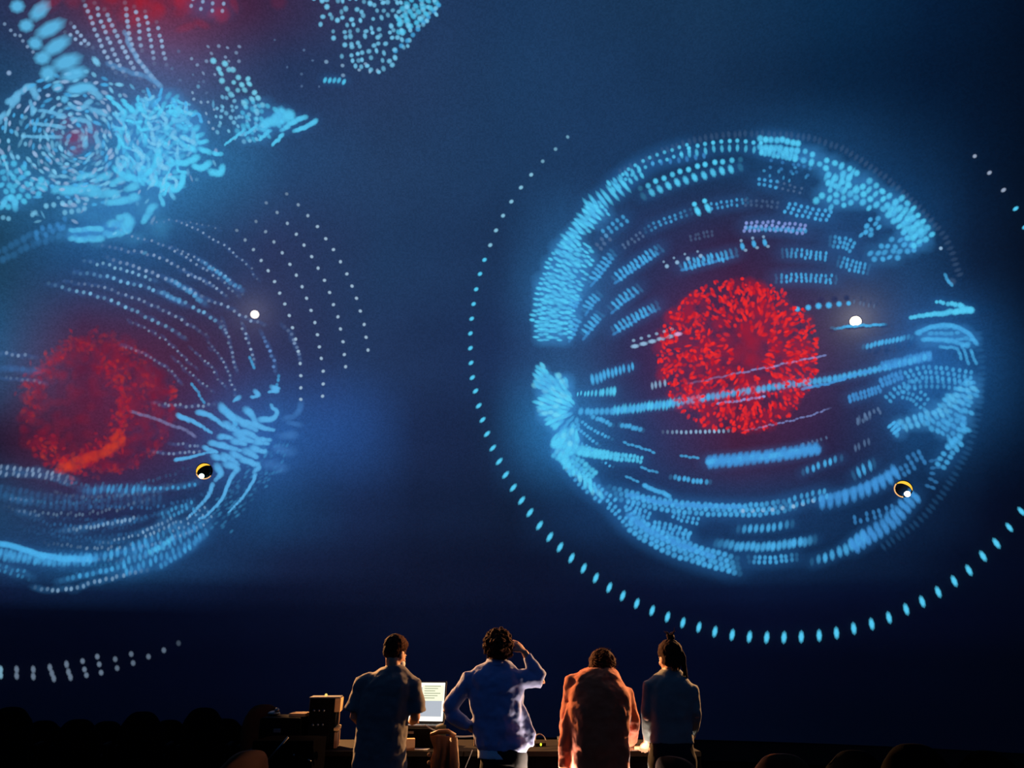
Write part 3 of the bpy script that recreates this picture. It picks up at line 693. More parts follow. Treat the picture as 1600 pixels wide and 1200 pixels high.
# lower arcs
for pts, sp, rows, gap, ra, rb, col, a_, fd in (
    ([(0, 735), (40, 738), (75, 742), (112, 752)], 10, 2, 8, 5, 3, LW, .55, (0, .2)),
    ([(130, 768), (165, 764), (195, 765), (225, 764)], 10, 1, 8, 8, 3.2, CB, .8, (.3, 0)),
    ([(225, 764), (260, 763), (285, 761), (305, 756)], 9, 1, 8, 3.6, 3, CB, .85, (0, 0)),
    ([(100, 829), (135, 824), (170, 818), (216, 808)], 7, 1, 6, 4, 3, WB, .75, (.45, .1)),
    ([(16, 778), (50, 783)], 9, 1, 6, 3, 2.6, GR, .5, (0, 0)), ([(30, 800), (56, 806)], 9, 1, 6, 3, 2.6, GR, .5, (0, 0)),
    ([(155, 850), (185, 843), (215, 835), (250, 818)], 8, 1, 6, 3, 2.4, WB, .5, (.3, .1)),
    ([(0, 866), (20, 868), (45, 872), (90, 875), (140, 874)], 8, 2, 7, 8, 4.6, CB, .8, (0, 0)),
    ([(140, 874), (170, 868), (205, 858), (240, 845)], 11, 1, 7, 9, 4, CB, .85, (0, .2)),
    ([(200, 862), (230, 850), (260, 838), (285, 822)], 10, 2, 11, 7, 3, CB, .65, (.1, .2)),
    ([(95, 906), (120, 902), (155, 894), (195, 884)], 10, 1, 7, 5, 4, CB, .85, (.25, 0)),
    ([(195, 886), (230, 872), (265, 858), (300, 838), (325, 820)], 9.5, 2, 14, 7.5, 3.4, CB, .75, (0, .15)),
    ([(235, 863), (252, 853), (268, 842)], 5, 1, 6, 5, 4, CY, .85, (0, 0)),
    ([(250, 884), (275, 870), (300, 853), (318, 838)], 9, 1, 6, 5.5, 3.6, CB, .85, (0, .2)),
    ([(55, 918), (85, 921), (120, 918), (150, 908), (190, 900), (230, 890)], 9.5, 1, 6, 4.2, 3.4, WB, .65, (.2, .3)),
    ([(0, 888), (20, 893), (45, 900)], 9, 2, 7, 4, 3, CB, .5, (0, .3)),
    ([(225, 835), (245, 825), (270, 815)], 8, 2, 9, 3.6, 2.6, WB, .55, (0, 0)), ([(255, 805), (285, 795), (300, 790)], 8, 2, 8, 4, 3, CB, .6, (0, 0)),
    ([(270, 830), (300, 818), (325, 800)], 9, 3, 10, 3, 2.4, WB, .5, (0, 0)),
    ([(0, 770), (100, 785), (180, 780), (250, 778)], 10, 3, 8, 6, 4, BL, .14, (0, 0)),
    ([(0, 400), (50, 375), (100, 360)], 11, 2, 14, 7, 6, BL, .25, (0, 0))):
    band(D, pts, sp, rows, gap, ra * .92, rb * .85, 'nor', .3, col, a_ * .85, jit=.9, fade=fd, avar=.6)
    band(D, pts, 9, rows, gap, 12, 6, 'tan', 0, BL, a_ * .12, jit=2)
for k in range(16):
    y0 = 742 + k * 9; dx = random.uniform(0, 120)
    pts = [(dx, y0 + 6 + .02 * dx), (dx + 80, y0 + 16), (dx + 170, y0 + 10), (dx + 240, y0 - 14)]
    band(D, pts, 7, 1, 5, 3.2, 2.4, 'nor', .3, random.choice([WB, CB, BL]), random.uniform(.08, .28), jit=1.6, avar=.7, fade=(.3, .3))
for k in range(10):
    f = k / 9
    pts = [(300 + 60 * f, 815 + 10 * f), (345 + 40 * f, 780 + 8 * f), (380 + 50 * f, 735 + 5 * f), (400 + 55 * f, 690)]
    band(D, pts, 9, 1, 5, 4, 2.2, 'tan', .2, CB, .22, jit=2.5, avar=.8, skip=.3)
band(D, [(0, 850), (25, 855), (60, 866), (100, 873), (140, 873)], 6, 1, 6, 9, 5, 'tan', col=CB, a=.75)
D.joined('dot_shell', orb2)
D = Dots()
core = [(30, 650), (40, 600), (70, 560), (105, 532), (150, 520), (200, 530), (240, 560), (268, 600), (275, 650), (262, 690), (225, 720), (170, 738), (100, 735), (60, 715), (36, 690)]
for i in range(900):
    x = random.uniform(22, 280); y = random.uniform(512, 742)
    if not inside(core, x, y): continue
    if math.hypot((x - 125) / 62, (y - 640) / 58) < 1 and random.random() < .75: continue
    D.dot(x, y, random.uniform(5, 13), random.uniform(5, 10), random.uniform(0, 3), random.choice([(140, 22, 48), (160, 28, 50), (96, 20, 52)]), .12)
arc_l = [(50, 650), (50, 600), (75, 565), (110, 540), (150, 535)]
arc_r = [(158, 570), (185, 585), (195, 620), (190, 660), (180, 690), (150, 710), (110, 728), (70, 700), (60, 690)]
arc_t = [(150, 520), (195, 545), (225, 575), (232, 620), (228, 640)]
for arc, w, k, br in ((arc_l, 14, 170, .4), (arc_r, 15, 420, .7), (arc_t, 12, 120, .35), ([(255, 680), (240, 705), (200, 730), (150, 735)], 8, 60, .35), ([(268, 600), (272, 620), (266, 640)], 4, 30, .5)):
    q, tg = resample(arc, 2.0)
    for i in range(k):
        j = random.randrange(len(q))
        D.dot(q[j, 0] + random.gauss(0, w * .6), q[j, 1] + random.gauss(0, w * .6), random.uniform(2, 6), random.uniform(2, 4), random.uniform(0, 3.1), random.choice([(196, 40, 44), (182, 30, 52), (200, 58, 40), (140, 28, 50)]), br * random.uniform(.15, .5))
band(D, [(95, 733), (125, 722), (150, 712), (175, 700), (188, 680)], 4, 2, 7, 7, 5, 'tan', col=(214, 66, 42), a=.3, jit=2.5)
D.joined('red_core', orb2, label='ragged hollow core of dark red light')

arcs = proj_root('projected_dot_arcs', 520, 430, 'thin pale dotted arcs fanning beyond the hazy blue sphere', 'light projection')
D = Dots()
for pts in ([(448, 303), (466, 320), (481, 337), (496, 354), (509, 373), (521, 390), (532, 409), (542, 428), (550, 447), (557, 466), (563, 486), (569, 507), (572, 527), (575, 547)],
            [(416, 317), (433, 332), (449, 349), (463, 366), (475, 383), (487, 401), (497, 419), (507, 438), (515, 457), (521, 476), (528, 495), (532, 514), (536, 534), (538, 554), (540, 573)],
            [(400, 346), (415, 362), (428, 378), (441, 395), (453, 413), (463, 430), (472, 448), (479, 466), (486, 485), (492, 504), (496, 523), (499, 542), (502, 560), (505, 580), (505, 600), (504, 619)],
            [(370, 360), (383, 375), (396, 390), (408, 407), (419, 423), (429, 440), (437, 458), (445, 475), (452, 493), (457, 512), (462, 530), (466, 549), (469, 568), (470, 587), (470, 606), (470, 624)]):
    for i, (x, y) in enumerate(pts):
        u = i / len(pts)
        D.dot(x, y, 2.9, 2.6, random.uniform(0, 3), (165, 195, 220), .85 * min(1, 0.35 + 3 * u * (1.15 - u)))
D.single('dot', arcs)

ring2 = proj_root('projected_dot_ring', 130, 1045, 'short faint row of grey dash clusters below the hazy blue sphere', 'light projection')
D = Dots()
for i, (x, ys) in enumerate(((1, (1046, 1055)), (26, (1046, 1056)), (52, (1046, 1057)), (78, (1043, 1052, 1060)), (104, (1038, 1050, 1058)), (129, (1033, 1046, 1055)), (152, (1026, 1038, 1051)), (180, (1030, 1044)), (205, (1022, 1036)), (232, (1026,)), (256, (1016,)), (279, (1005,)))):
    for k, y in enumerate(ys):
        D.dot(x + k * 3.0 * (1 if i > 2 else 0), y, 6 if i < 5 else 4.6, 3.8, 1.45, (110, 128, 150) if i else (130, 180, 205), (.75 if i < 7 else .6) * (1 if i < 11 else .4))
D.single('dash', ring2)

# ------------------------------------------------------------------ swirling cluster
sw = proj_root('projected_swirl', 170, 170, 'tangled pale cyan swirl of large and small light drops beside a red patch', 'light projection')
D = Dots()
PALE = (120, 200, 240); LVW = (150, 185, 225)
for pts, r in (([(130, 0), (140, 22), (150, 50), (165, 85), (182, 115)], 3.6), ([(148, 5), (155, 25), (165, 50), (180, 88), (196, 120)], 3.6), ([(163, 15), (180, 50), (195, 80), (218, 122)], 3.8), ([(195, 5), (200, 40), (205, 70), (222, 102), (248, 132)], 3.8),
               ([(210, 10), (216, 35), (222, 80)], 3.6), ([(227, 18), (232, 45), (242, 100)], 3.4), ([(245, 35), (252, 65), (260, 102)], 3.4), ([(110, 35), (125, 55), (145, 75)], 3.4), ([(100, 50), (120, 62), (135, 72)], 3.2)):
    band(D, pts, 9.6, 1, 5, r, r, col=LVW, a=.85, jit=.6, fade=(.1, .2))
band(D, [(172, 100), (200, 112), (228, 120), (250, 134)], 7, 1, 5, 7, 4.5, 'tan', col=(90, 150, 205), a=.55)
band(D, [(196, 50), (204, 75), (222, 102), (250, 134)], 5, 1, 5, 5, 4, 'tan', col=(110, 165, 215), a=.5)
band(D, [(10, 40), (25, 55), (48, 80)], 10, 1, 5, 3, 3, col=LVW, a=.5, jit=2); D.dot(14, 114, 4, 4, 0, LVW, .7); D.dot(150, 96, 9, 5, .9, PALE, .85)
# concentric swirl
SWC = (118, 218)
for r in (14, 24, 34, 44, 54, 64, 76, 88, 100, 112):
    n = int(2 * math.pi * r / 14)
    for k in range(n):
        t = 2 * math.pi * k / n + r * .05
        x, y = SWC[0] + r * math.cos(t) * 1.05, SWC[1] + r * math.sin(t) * .92
        if random.random() < .12 or (x > 175 and y > 150 and r > 80): continue
        D.dot(x + random.gauss(0, 1.5), y + random.gauss(0, 1.5), random.uniform(3.5, 8), random.uniform(2.4, 3.6), t + math.pi / 2 + random.gauss(0, .3), random.choice([PALE, LVW, CB]), random.uniform(.5, .9))
for pts, r in (([(12, 160), (30, 145), (48, 135), (55, 150)], 6), ([(20, 165), (28, 152)], 6), ([(48, 160), (52, 178)], 4), ([(0, 190), (6, 178)], 5), ([(8, 205), (10, 188)], 3), ([(62, 172), (82, 176), (100, 182)], 4), ([(50, 192), (80, 196), (100, 199)], 3.4), ([(35, 213), (60, 214), (95, 214)], 3.2), ([(110, 140), (140, 138), (155, 150)], 6), ([(110, 165), (125, 170), (140, 160)], 5), ([(140, 170), (165, 178)], 5), ([(112, 185), (135, 190), (142, 200)], 4.5), ([(130, 210), (134, 226)], 5), ([(150, 210), (155, 225)], 4.6)):
    stroke(pts, r, (100, 180, 225), .7)
# bright churning mass
mass = [(182, 180), (200, 168), (240, 150), (275, 150), (292, 165), (312, 180), (316, 205), (322, 225), (300, 235), (280, 262), (282, 296), (262, 298), (240, 283), (205, 280), (182, 262), (190, 235), (182, 210)]
fill(D, mass, (230, 300), 11, 12, 8, 4, CY, .55, 2.5, rel=.4, under=.16)
for i in range(95):
    while True:
        x, y = random.uniform(182, 322), random.uniform(150, 298)
        if inside(mass, x, y): break
    t = math.atan2(y - 215, x - 150) + random.choice((0.5, 1.4)); L = random.uniform(6, 14); c = random.uniform(-.7, .7)
    p = [(x + s * L * math.cos(t + c * s), y + s * L * math.sin(t + c * s)) for s in (-1, 0, 1)]
    stroke(p, random.uniform(2.4, 4.2), random.choice([CY, PALE, (96, 190, 236)]), random.uniform(.5, .85))
for pts, r in (([(262, 255), (285, 254), (305, 248)], 6), ([(305, 259), (318, 262), (326, 256)], 6), ([(328, 268), (342, 270), (347, 264)], 6), ([(262, 290), (275, 297), (285, 285), (286, 272)], 5), ([(180, 262), (195, 275), (220, 278), (222, 262)], 6), ([(225, 275), (240, 262), (248, 240)], 6), ([(235, 282), (265, 295)], 6), ([(285, 225), (305, 235)], 4.5), ([(312, 232), (326, 237)], 5), ([(334, 240), (342, 240)], 4), ([(168, 150), (180, 162), (195, 176)], 4), ([(192, 158), (210, 175)], 4.5), ([(215, 165), (225, 175)], 4.5)):
    stroke(pts, r, CY, .8)
for pts, r in (([(230, 140), (235, 152), (232, 160)], 3.4), ([(252, 140), (248, 155), (240, 166)], 3.4), ([(300, 180), (310, 178), (314, 190)], 3), ([(270, 155), (275, 168)], 3.4), ([(290, 160), (292, 175)], 3)):
    stroke(pts, r, CB, .75)
# lower left dots and blobs
fill(D, [(0, 240), (25, 250), (60, 275), (85, 280), (75, 300), (50, 312), (30, 325), (0, 330)], (120, 215), 11, 12, 5.4, 5, CY, .75, 1.5, under=.08)
for pts, r in (([(5, 320), (12, 310), (22, 312), (24, 325)], 5.5), ([(90, 297), (115, 298), (135, 296)], 9), ([(112, 300), (135, 293), (155, 298)], 7), ([(142, 303), (165, 304), (182, 302)], 7), ([(200, 296), (212, 291)], 7), ([(170, 316), (190, 314), (212, 308)], 7), ([(122, 278), (143, 272)], 6), ([(150, 282), (170, 272)], 6), ([(175, 288), (190, 280)], 6), ([(250, 305), (255, 318)], 4), ([(225, 345), (233, 330), (240, 322)], 6),
               ([(112, 360), (140, 358), (158, 357)], 5), ([(112, 372), (135, 374), (155, 372)], 6), ([(175, 348), (195, 352), (205, 345)], 8), ([(165, 365), (185, 366), (203, 358)], 6), ([(185, 340), (200, 338)], 6)):
    stroke(pts, r, (84, 190, 235), .75)
band(D, [(72, 322), (100, 317), (135, 311)], 12, 1, 5, 4.6, 4.2, col=PALE, a=.75); band(D, [(102, 332), (118, 330), (132, 326)], 12, 1, 5, 4.6, 4.2, col=PALE, a=.65)
band(D, [(50, 335), (55, 333)], 8, 1, 5, 4, 4, col=PALE, a=.6); band(D, [(5, 340), (12, 342)], 8, 1, 5, 4, 4, col=PALE, a=.6)
band(D, [(110, 366), (150, 364), (200, 352)], 7, 2, 9, 7, 6, col=BL, a=.35)
band(D, [(60, 365), (90, 352), (100, 350)], 10, 2, 9, 5, 4, col=BL, a=.45, jit=3)
band(D, [(130, 345), (200, 330), (250, 300)], 12, 3, 16, 12, 10, col=BL, a=.12)
# dot field right of the swirl and at the frame's upper edge
fill(D, [(330, 88), (345, 90), (390, 120), (410, 145), (425, 165), (405, 180), (360, 150), (335, 120)], (240, 0), 11, 12, 4.8, 4.0, (120, 212, 244), .85, 2.2, skip=.15)
fill(D, [(330, 130), (365, 150), (410, 175), (405, 225), (365, 222), (330, 190)], (240, 0), 9, 10, 3.4, 3, (120, 200, 240), .7, 2.5, skip=.25)
fill(D, [(380, 150), (425, 165), (470, 185), (455, 200), (420, 215), (385, 225), (365, 205)], (240, 0), 9, 10, 5, 3.6, CY, .6, 2.5, skip=.25, under=.1)
fill(D, [(300, 130), (340, 150), (360, 200), (330, 215), (305, 190)], (240, 0), 13, 14, 2.6, 2.4, WB, .6, 3, skip=.4)
fill(D, [(295, 60), (375, 60), (380, 110), (330, 120), (300, 110)], (240, 0), 14, 15, 3, 2.6, LVW, .5, 2.5, skip=.45)
band(D, [(300, 3), (315, 8), (348, 12)], 15, 2, 12, 3.4, 3, col=LVW, a=.75)
for pts, r in (([(408, 198), (425, 192), (455, 180)], 8), ([(415, 190), (432, 184), (440, 178)], 8), ([(442, 203), (458, 192), (474, 183)], 4.6), ([(460, 206), (478, 198), (492, 190)], 4.4), ([(406, 218), (414, 210), (421, 204)], 3.4), ([(426, 226), (434, 218), (441, 210)], 3.4), ([(352, 226), (365, 216), (380, 205)], 2.6), ([(384, 210), (400, 198)], 3)):
    stroke(pts, r, (84, 196, 240), .85)
fill(D, [(490, -10), (692, -10), (682, 25), (657, 52), (632, 80), (608, 106), (575, 112), (545, 104), (530, 78), (508, 48), (486, 24)], (520, -190), 9.5, 10.5, 4.0, 3.6, (120, 205, 245), .9, 2.2, skip=.3, avar=.5)
fill(D, [(630, 0), (688, 0), (670, 25), (640, 52), (612, 62), (620, 35)], (560, -80), 10, 11, 5.4, 4.6, CY, .85, 1.2)
band(D, [(690, -4), (682, 12), (660, 36), (640, 60), (618, 80)], 12, 1, 8, 4, 4, col=CB, a=.8)
fill(D, [(500, 90), (540, 95), (600, 100), (595, 118), (560, 125), (530, 118), (505, 108)], (600, -150), 12, 14, 3, 3, WB, .6, 2.5, skip=.45)
band(D, [(508, 124), (522, 125), (538, 127)], 7, 1, 5, 5, 3, 'nor', 0.3, CY, .85)
fill(D, [(420, 60), (540, 70), (540, 120), (480, 145), (430, 120)], (500, -150), 20, 22, 2.2, 2.2, GR, .55, 4, skip=.5)
fill(D, [(270, 60), (330, 100), (320, 170), (290, 150), (262, 100)], (240, 0), 20, 20, 2.6, 2.6, GR, .5, 5, skip=.4)
for i in range(260):   # fine curls and specks woven through the swirl
    x, y = random.gauss(150, 75), random.gauss(240, 60)
    if x < 0 or y < 130 or (x > 270 and y > 300): continue
    t = math.atan2(y - SWC[1], x - SWC[0]) + math.pi / 2
    D.dot(x, y, random.uniform(3, 8), random.uniform(2, 3.2), t + random.gauss(0, .5), random.choice([PALE, LVW, (100, 180, 225)]), random.uniform(.2, .6))
for i in range(60):
    D.dot(random.uniform(95, 270), random.uniform(300, 378), random.uniform(12, 22), random.uniform(8, 14), random.gauss(0, .3), (62, 140, 190), .10)
D.joined('small_drops', sw)
D = Dots()
for (x, y, ra, rb, t) in ((27, 10, 10, 9, 0), (62, 17, 17, 10, -.75), (41, 40, 10, 9, 0), (78, 45, 22, 10, -.5), (55, 68, 10, 8.5, .3), (88, 72, 22, 10, -.55), (66, 91, 11, 9, 0), (104, 97, 21, 11, -.35), (75, 115, 11, 11, 0), (116, 116, 19, 10, -.3), (90, 136, 7.5, 7, 0), (126, 138, 18, 8, -.2), (101, 155, 5.5, 5.5, 0)):
    D.dot(x, y, ra * 1.15, rb * 1.12, t, (92, 186, 234), .85)
D.single('large_drop', sw)
D = Dots()
for i in range(110):
    x = random.gauss(240, 75); y = random.gauss(-8, 20)
    D.dot(x, y, random.uniform(8, 20), random.uniform(6, 14), random.uniform(0, 3), random.choice([(190, 26, 34), (150, 22, 44)]), .12)
for i in range(40):
    D.dot(random.gauss(120, 14), random.gauss(215, 14), 9, 9, 0, (130, 30, 80), .12)
D.joined('red_patch', sw, label='soft red patch of light')

# ================================================================== lamps in the dome's ports
M_RIM = principled('port_rim', (230, 180, 110), 0.4, noise=0.1)
M_BULB = emission('lamp_glow_white', (255, 250, 238), 9.0)
M_BULBC = emission('lamp_glow_cool', (225, 255, 250), 2.2)
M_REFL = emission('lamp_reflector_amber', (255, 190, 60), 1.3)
def port(key, kind, label, roll, ba=0.0):
    p = dome_pt(*PORTS[key], 0.0)
    inward = Vector(DC - p).normalized()
    e = empty('dome_lamp', tuple(p)); e.rotation_mode = 'QUATERNION'
    q = inward.to_track_quat('Z', 'Y'); e.rotation_quaternion = q @ Euler((0, 0, roll)).to_quaternion()
    tag(e, label, 'lamp', 'lamps set into the dome')
    if kind == 'white': e.scale = (1, 1, .3)   # nearly flush with the dome
    s = 0.125 if kind == 'amber' else (0.085 if key == 'white_b' else 0.07)
    bm = bmesh.new()   # housing tube
    n = 24; prof = [(s, 0.0), (s, 0.10), (s * .93, 0.105), (s * .86, 0.09), (s * .84, 0.02)]
    vs = [[bm.verts.new((r * math.cos(2 * math.pi * k / n), r * math.sin(2 * math.pi * k / n), z)) for k in range(n)] for r, z in prof]
    for a, b in zip(vs[:-1], vs[1:]):
        for k in range(n): bm.faces.new((a[k], a[(k + 1) % n], b[(k + 1) % n], b[k]))
    bm.faces.new(vs[-1])
    obj('housing', bm, M['black'] if kind == 'amber' else M['housing_grey'], e, True)
    bm = bmesh.new()
    if kind == 'amber':
        # amber reflector shell hugging the upper side of the housing
        a0, a1 = R_(15), R_(165)
        inner, outer = [], []
        for k in range(17):
            a = a0 + (a1 - a0) * k / 16
            w = 0.30 * math.sin(math.pi * k / 16) + .06
            outer.append((s * .98, a)); inner.append((s * (.98 - w), a))
        lo = [bm.verts.new((r * math.cos(a), r * math.sin(a), .108)) for r, a in outer]; li = [bm.verts.new((r * math.cos(a), r * math.sin(a), .098)) for r, a in inner]
        lo2 = [bm.verts.new((r * math.cos(a), r * math.sin(a), .09)) for r, a in outer]; li2 = [bm.verts.new((r * math.cos(a), r * math.sin(a), .085)) for r, a in inner]
        for k in range(16):
            bm.faces.new((lo[k], lo[k + 1], li[k + 1], li[k])); bm.faces.new((lo2[k], lo2[k + 1], li2[k + 1], li2[k]))
            bm.faces.new((lo[k], lo[k + 1], lo2[k + 1], lo2[k])); bm.faces.new((li[k], li[k + 1], li2[k + 1], li2[k]))
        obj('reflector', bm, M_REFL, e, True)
        bm = bmesh.new()
        tube(bm, [(s * .97 * math.cos(a), s * .97 * math.sin(a), .105) for a in np.linspace(R_(165), R_(290), 14)], .009, 8)
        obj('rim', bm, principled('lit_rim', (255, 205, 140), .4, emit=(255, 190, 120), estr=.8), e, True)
        bm = bmesh.new(); ellipsoid(bm, (s * .70 * math.cos(ba), s * .70 * math.sin(ba), .10), (s * .34, s * .34, .035)); obj('bulb', bm, M_BULB if key == 'warm_b' else M_BULBC, e, True)
    else:
        tube(bm, [(s * .95 * math.cos(a), s * .95 * math.sin(a), .105) for a in np.linspace(0, 2 * math.pi, 25)], .008, 8, caps=False)
        obj('rim', bm, M['housing_grey'], e, True)
        bm = bmesh.new(); ellipsoid(bm, (0, 0, .075), (s * .93, s * .93, .03)); obj('reflector', bm, principled('flare_glow_dish', (230, 215, 180), .4, emit=(255, 236, 190) if key == 'white_b' else (225, 225, 255), estr=.9), e, True)  # dish made to glow, its emission stands for the flare round the bulb
        bm = bmesh.new(); ellipsoid(bm, (0, 0, .105), (s * .56, s * .48, .04)); obj('bulb', bm, M_BULB, e, True)
        l = bpy.data.lights.new('halo_light', 'POINT'); l.energy = 14.0 if key == 'white_b' else 6.0; l.color = (1, .9, .75) if key == 'white_b' else (.95, .9, 1); l.shadow_soft_size = .03
        lo_ = bpy.data.objects.new('halo_light', l); COL.objects.link(lo_); lo_.location = tuple(dome_pt(*PORTS[key], 0.30))  # extra light set off the dome, added to make a halo round the lamp
port('warm_a', 'amber', 'round amber dome lamp with cool white bulb beside the hazy blue sphere', R_(40), R_(-150))
port('warm_b', 'amber', 'round amber dome lamp with white bulb on the complete sphere\'s lower rim', R_(-32), R_(-31))
port('white_a', 'white', 'small bright white dome lamp above the hazy sphere\'s red core', 0)
port('white_b', 'white', 'bright yellowish white dome lamp beside the speckled red core', 0)

# ================================================================== people
VOX_BODY, VOX_CLOTH = 0.0075, 0.011
CLOUD = bpy.data.textures.new('fold_clouds', 'CLOUDS'); CLOUD.noise_scale = 0.11; CLOUD.noise_depth = 2
FUZZ = bpy.data.textures.new('hair_clouds', 'CLOUDS'); FUZZ.noise_scale = 0.022; FUZZ.noise_depth = 1

def remeshed(name, bm, mat, parent, vox, folds=0.0, tex=None, smooth=6):
    o = obj(name, bm, mat, parent, True)
    m = o.modifiers.new('remesh', 'REMESH'); m.mode = 'VOXEL'; m.voxel_size = vox; m.use_smooth_shade = True
    if smooth:
        sm = o.modifiers.new('smooth', 'SMOOTH'); sm.iterations = smooth; sm.factor = 0.5
    if folds:
        d = o.modifiers.new('folds', 'DISPLACE'); d.texture = tex or CLOUD; d.strength = folds; d.mid_level = 0.5; d.texture_coords = 'LOCAL'
    return o

def hand(bm, wrist, direction, normal, curl=0.5, side=1, size=1.0):
    """palm, four bent fingers of unequal length and a thumb; normal points out of the back of the hand"""
    d = Vector(direction).normalized(); nrm = Vector(normal); nrm = (nrm - d * nrm.dot(d)).normalized(); s = d.cross(nrm) * side
    w = Vector(wrist)
    tube(bm, [w - d * .02, w + d * .02 * size, w + d * .05 * size, w + d * .088 * size], [.026 * size, .034 * size, .042 * size, .040 * size], 14, squash=(.48, nrm))
    for k, (off, L) in enumerate(((-.031, .066), (-.0105, .076), (.0105, .071), (.031, .055))):
        p = w + (d * .084 + s * off) * size; pts = [p - d * .015]; ang = 0.0; dirv = d + s * off * 2.2
        dirv.normalize()
        for q in range(3):
            pts.append(p.copy()); ang += curl * (0.45 if q == 0 else 0.6)
            step = L * size * (.45, .32, .23)[q]
            p = p + (dirv * math.cos(ang) - nrm * math.sin(ang)) * step
        pts.append(p)
        tube(bm, pts, [.0095 * size, .0095 * size, .0088 * size, .0082 * size, .0064 * size], 8)
    t0 = w + (d * .025 - s * .026) * size; t1 = t0 + (d * .028 - s * .028 - nrm * .010) * size; t2 = t1 + (d * .030 - s * .010 - nrm * .014) * size; t3 = t2 + (d * .022 - nrm * .012) * size
    tube(bm, [t0, t1, t2, t3], [.015 * size, .0125 * size, .0105 * size, .0075 * size], 8)

def head_shapes(bm, T):
    def E(c, sz): ellipsoid(bm, T @ Vector(c), sz, T.to_3x3(), 24, 16)
    E((0, -.012, .032), (.074, .094, .090)); E((0, .012, -.012), (.067, .080, .085)); E((0, .034, -.066), (.050, .052, .046)); E((0, .07, -.098), (.024, .020, .016))
    E((0, .092, -.022), (.014, .020, .028)); E((0, .100, -.036), (.018, .014, .011)); E((0, .085, .012), (.048, .014, .010))
    E((0, .086, -.066), (.024, .010, .007)); E((0, .084, -.076), (.021, .010, .007))
    for sx in (-1, 1):
        E((sx * .075, -.006, -.012), (.010, .026, .034)); E((sx * .072, -.004, -.036), (.008, .014, .014)); E((sx * .036, .062, -.034), (.024, .022, .022))

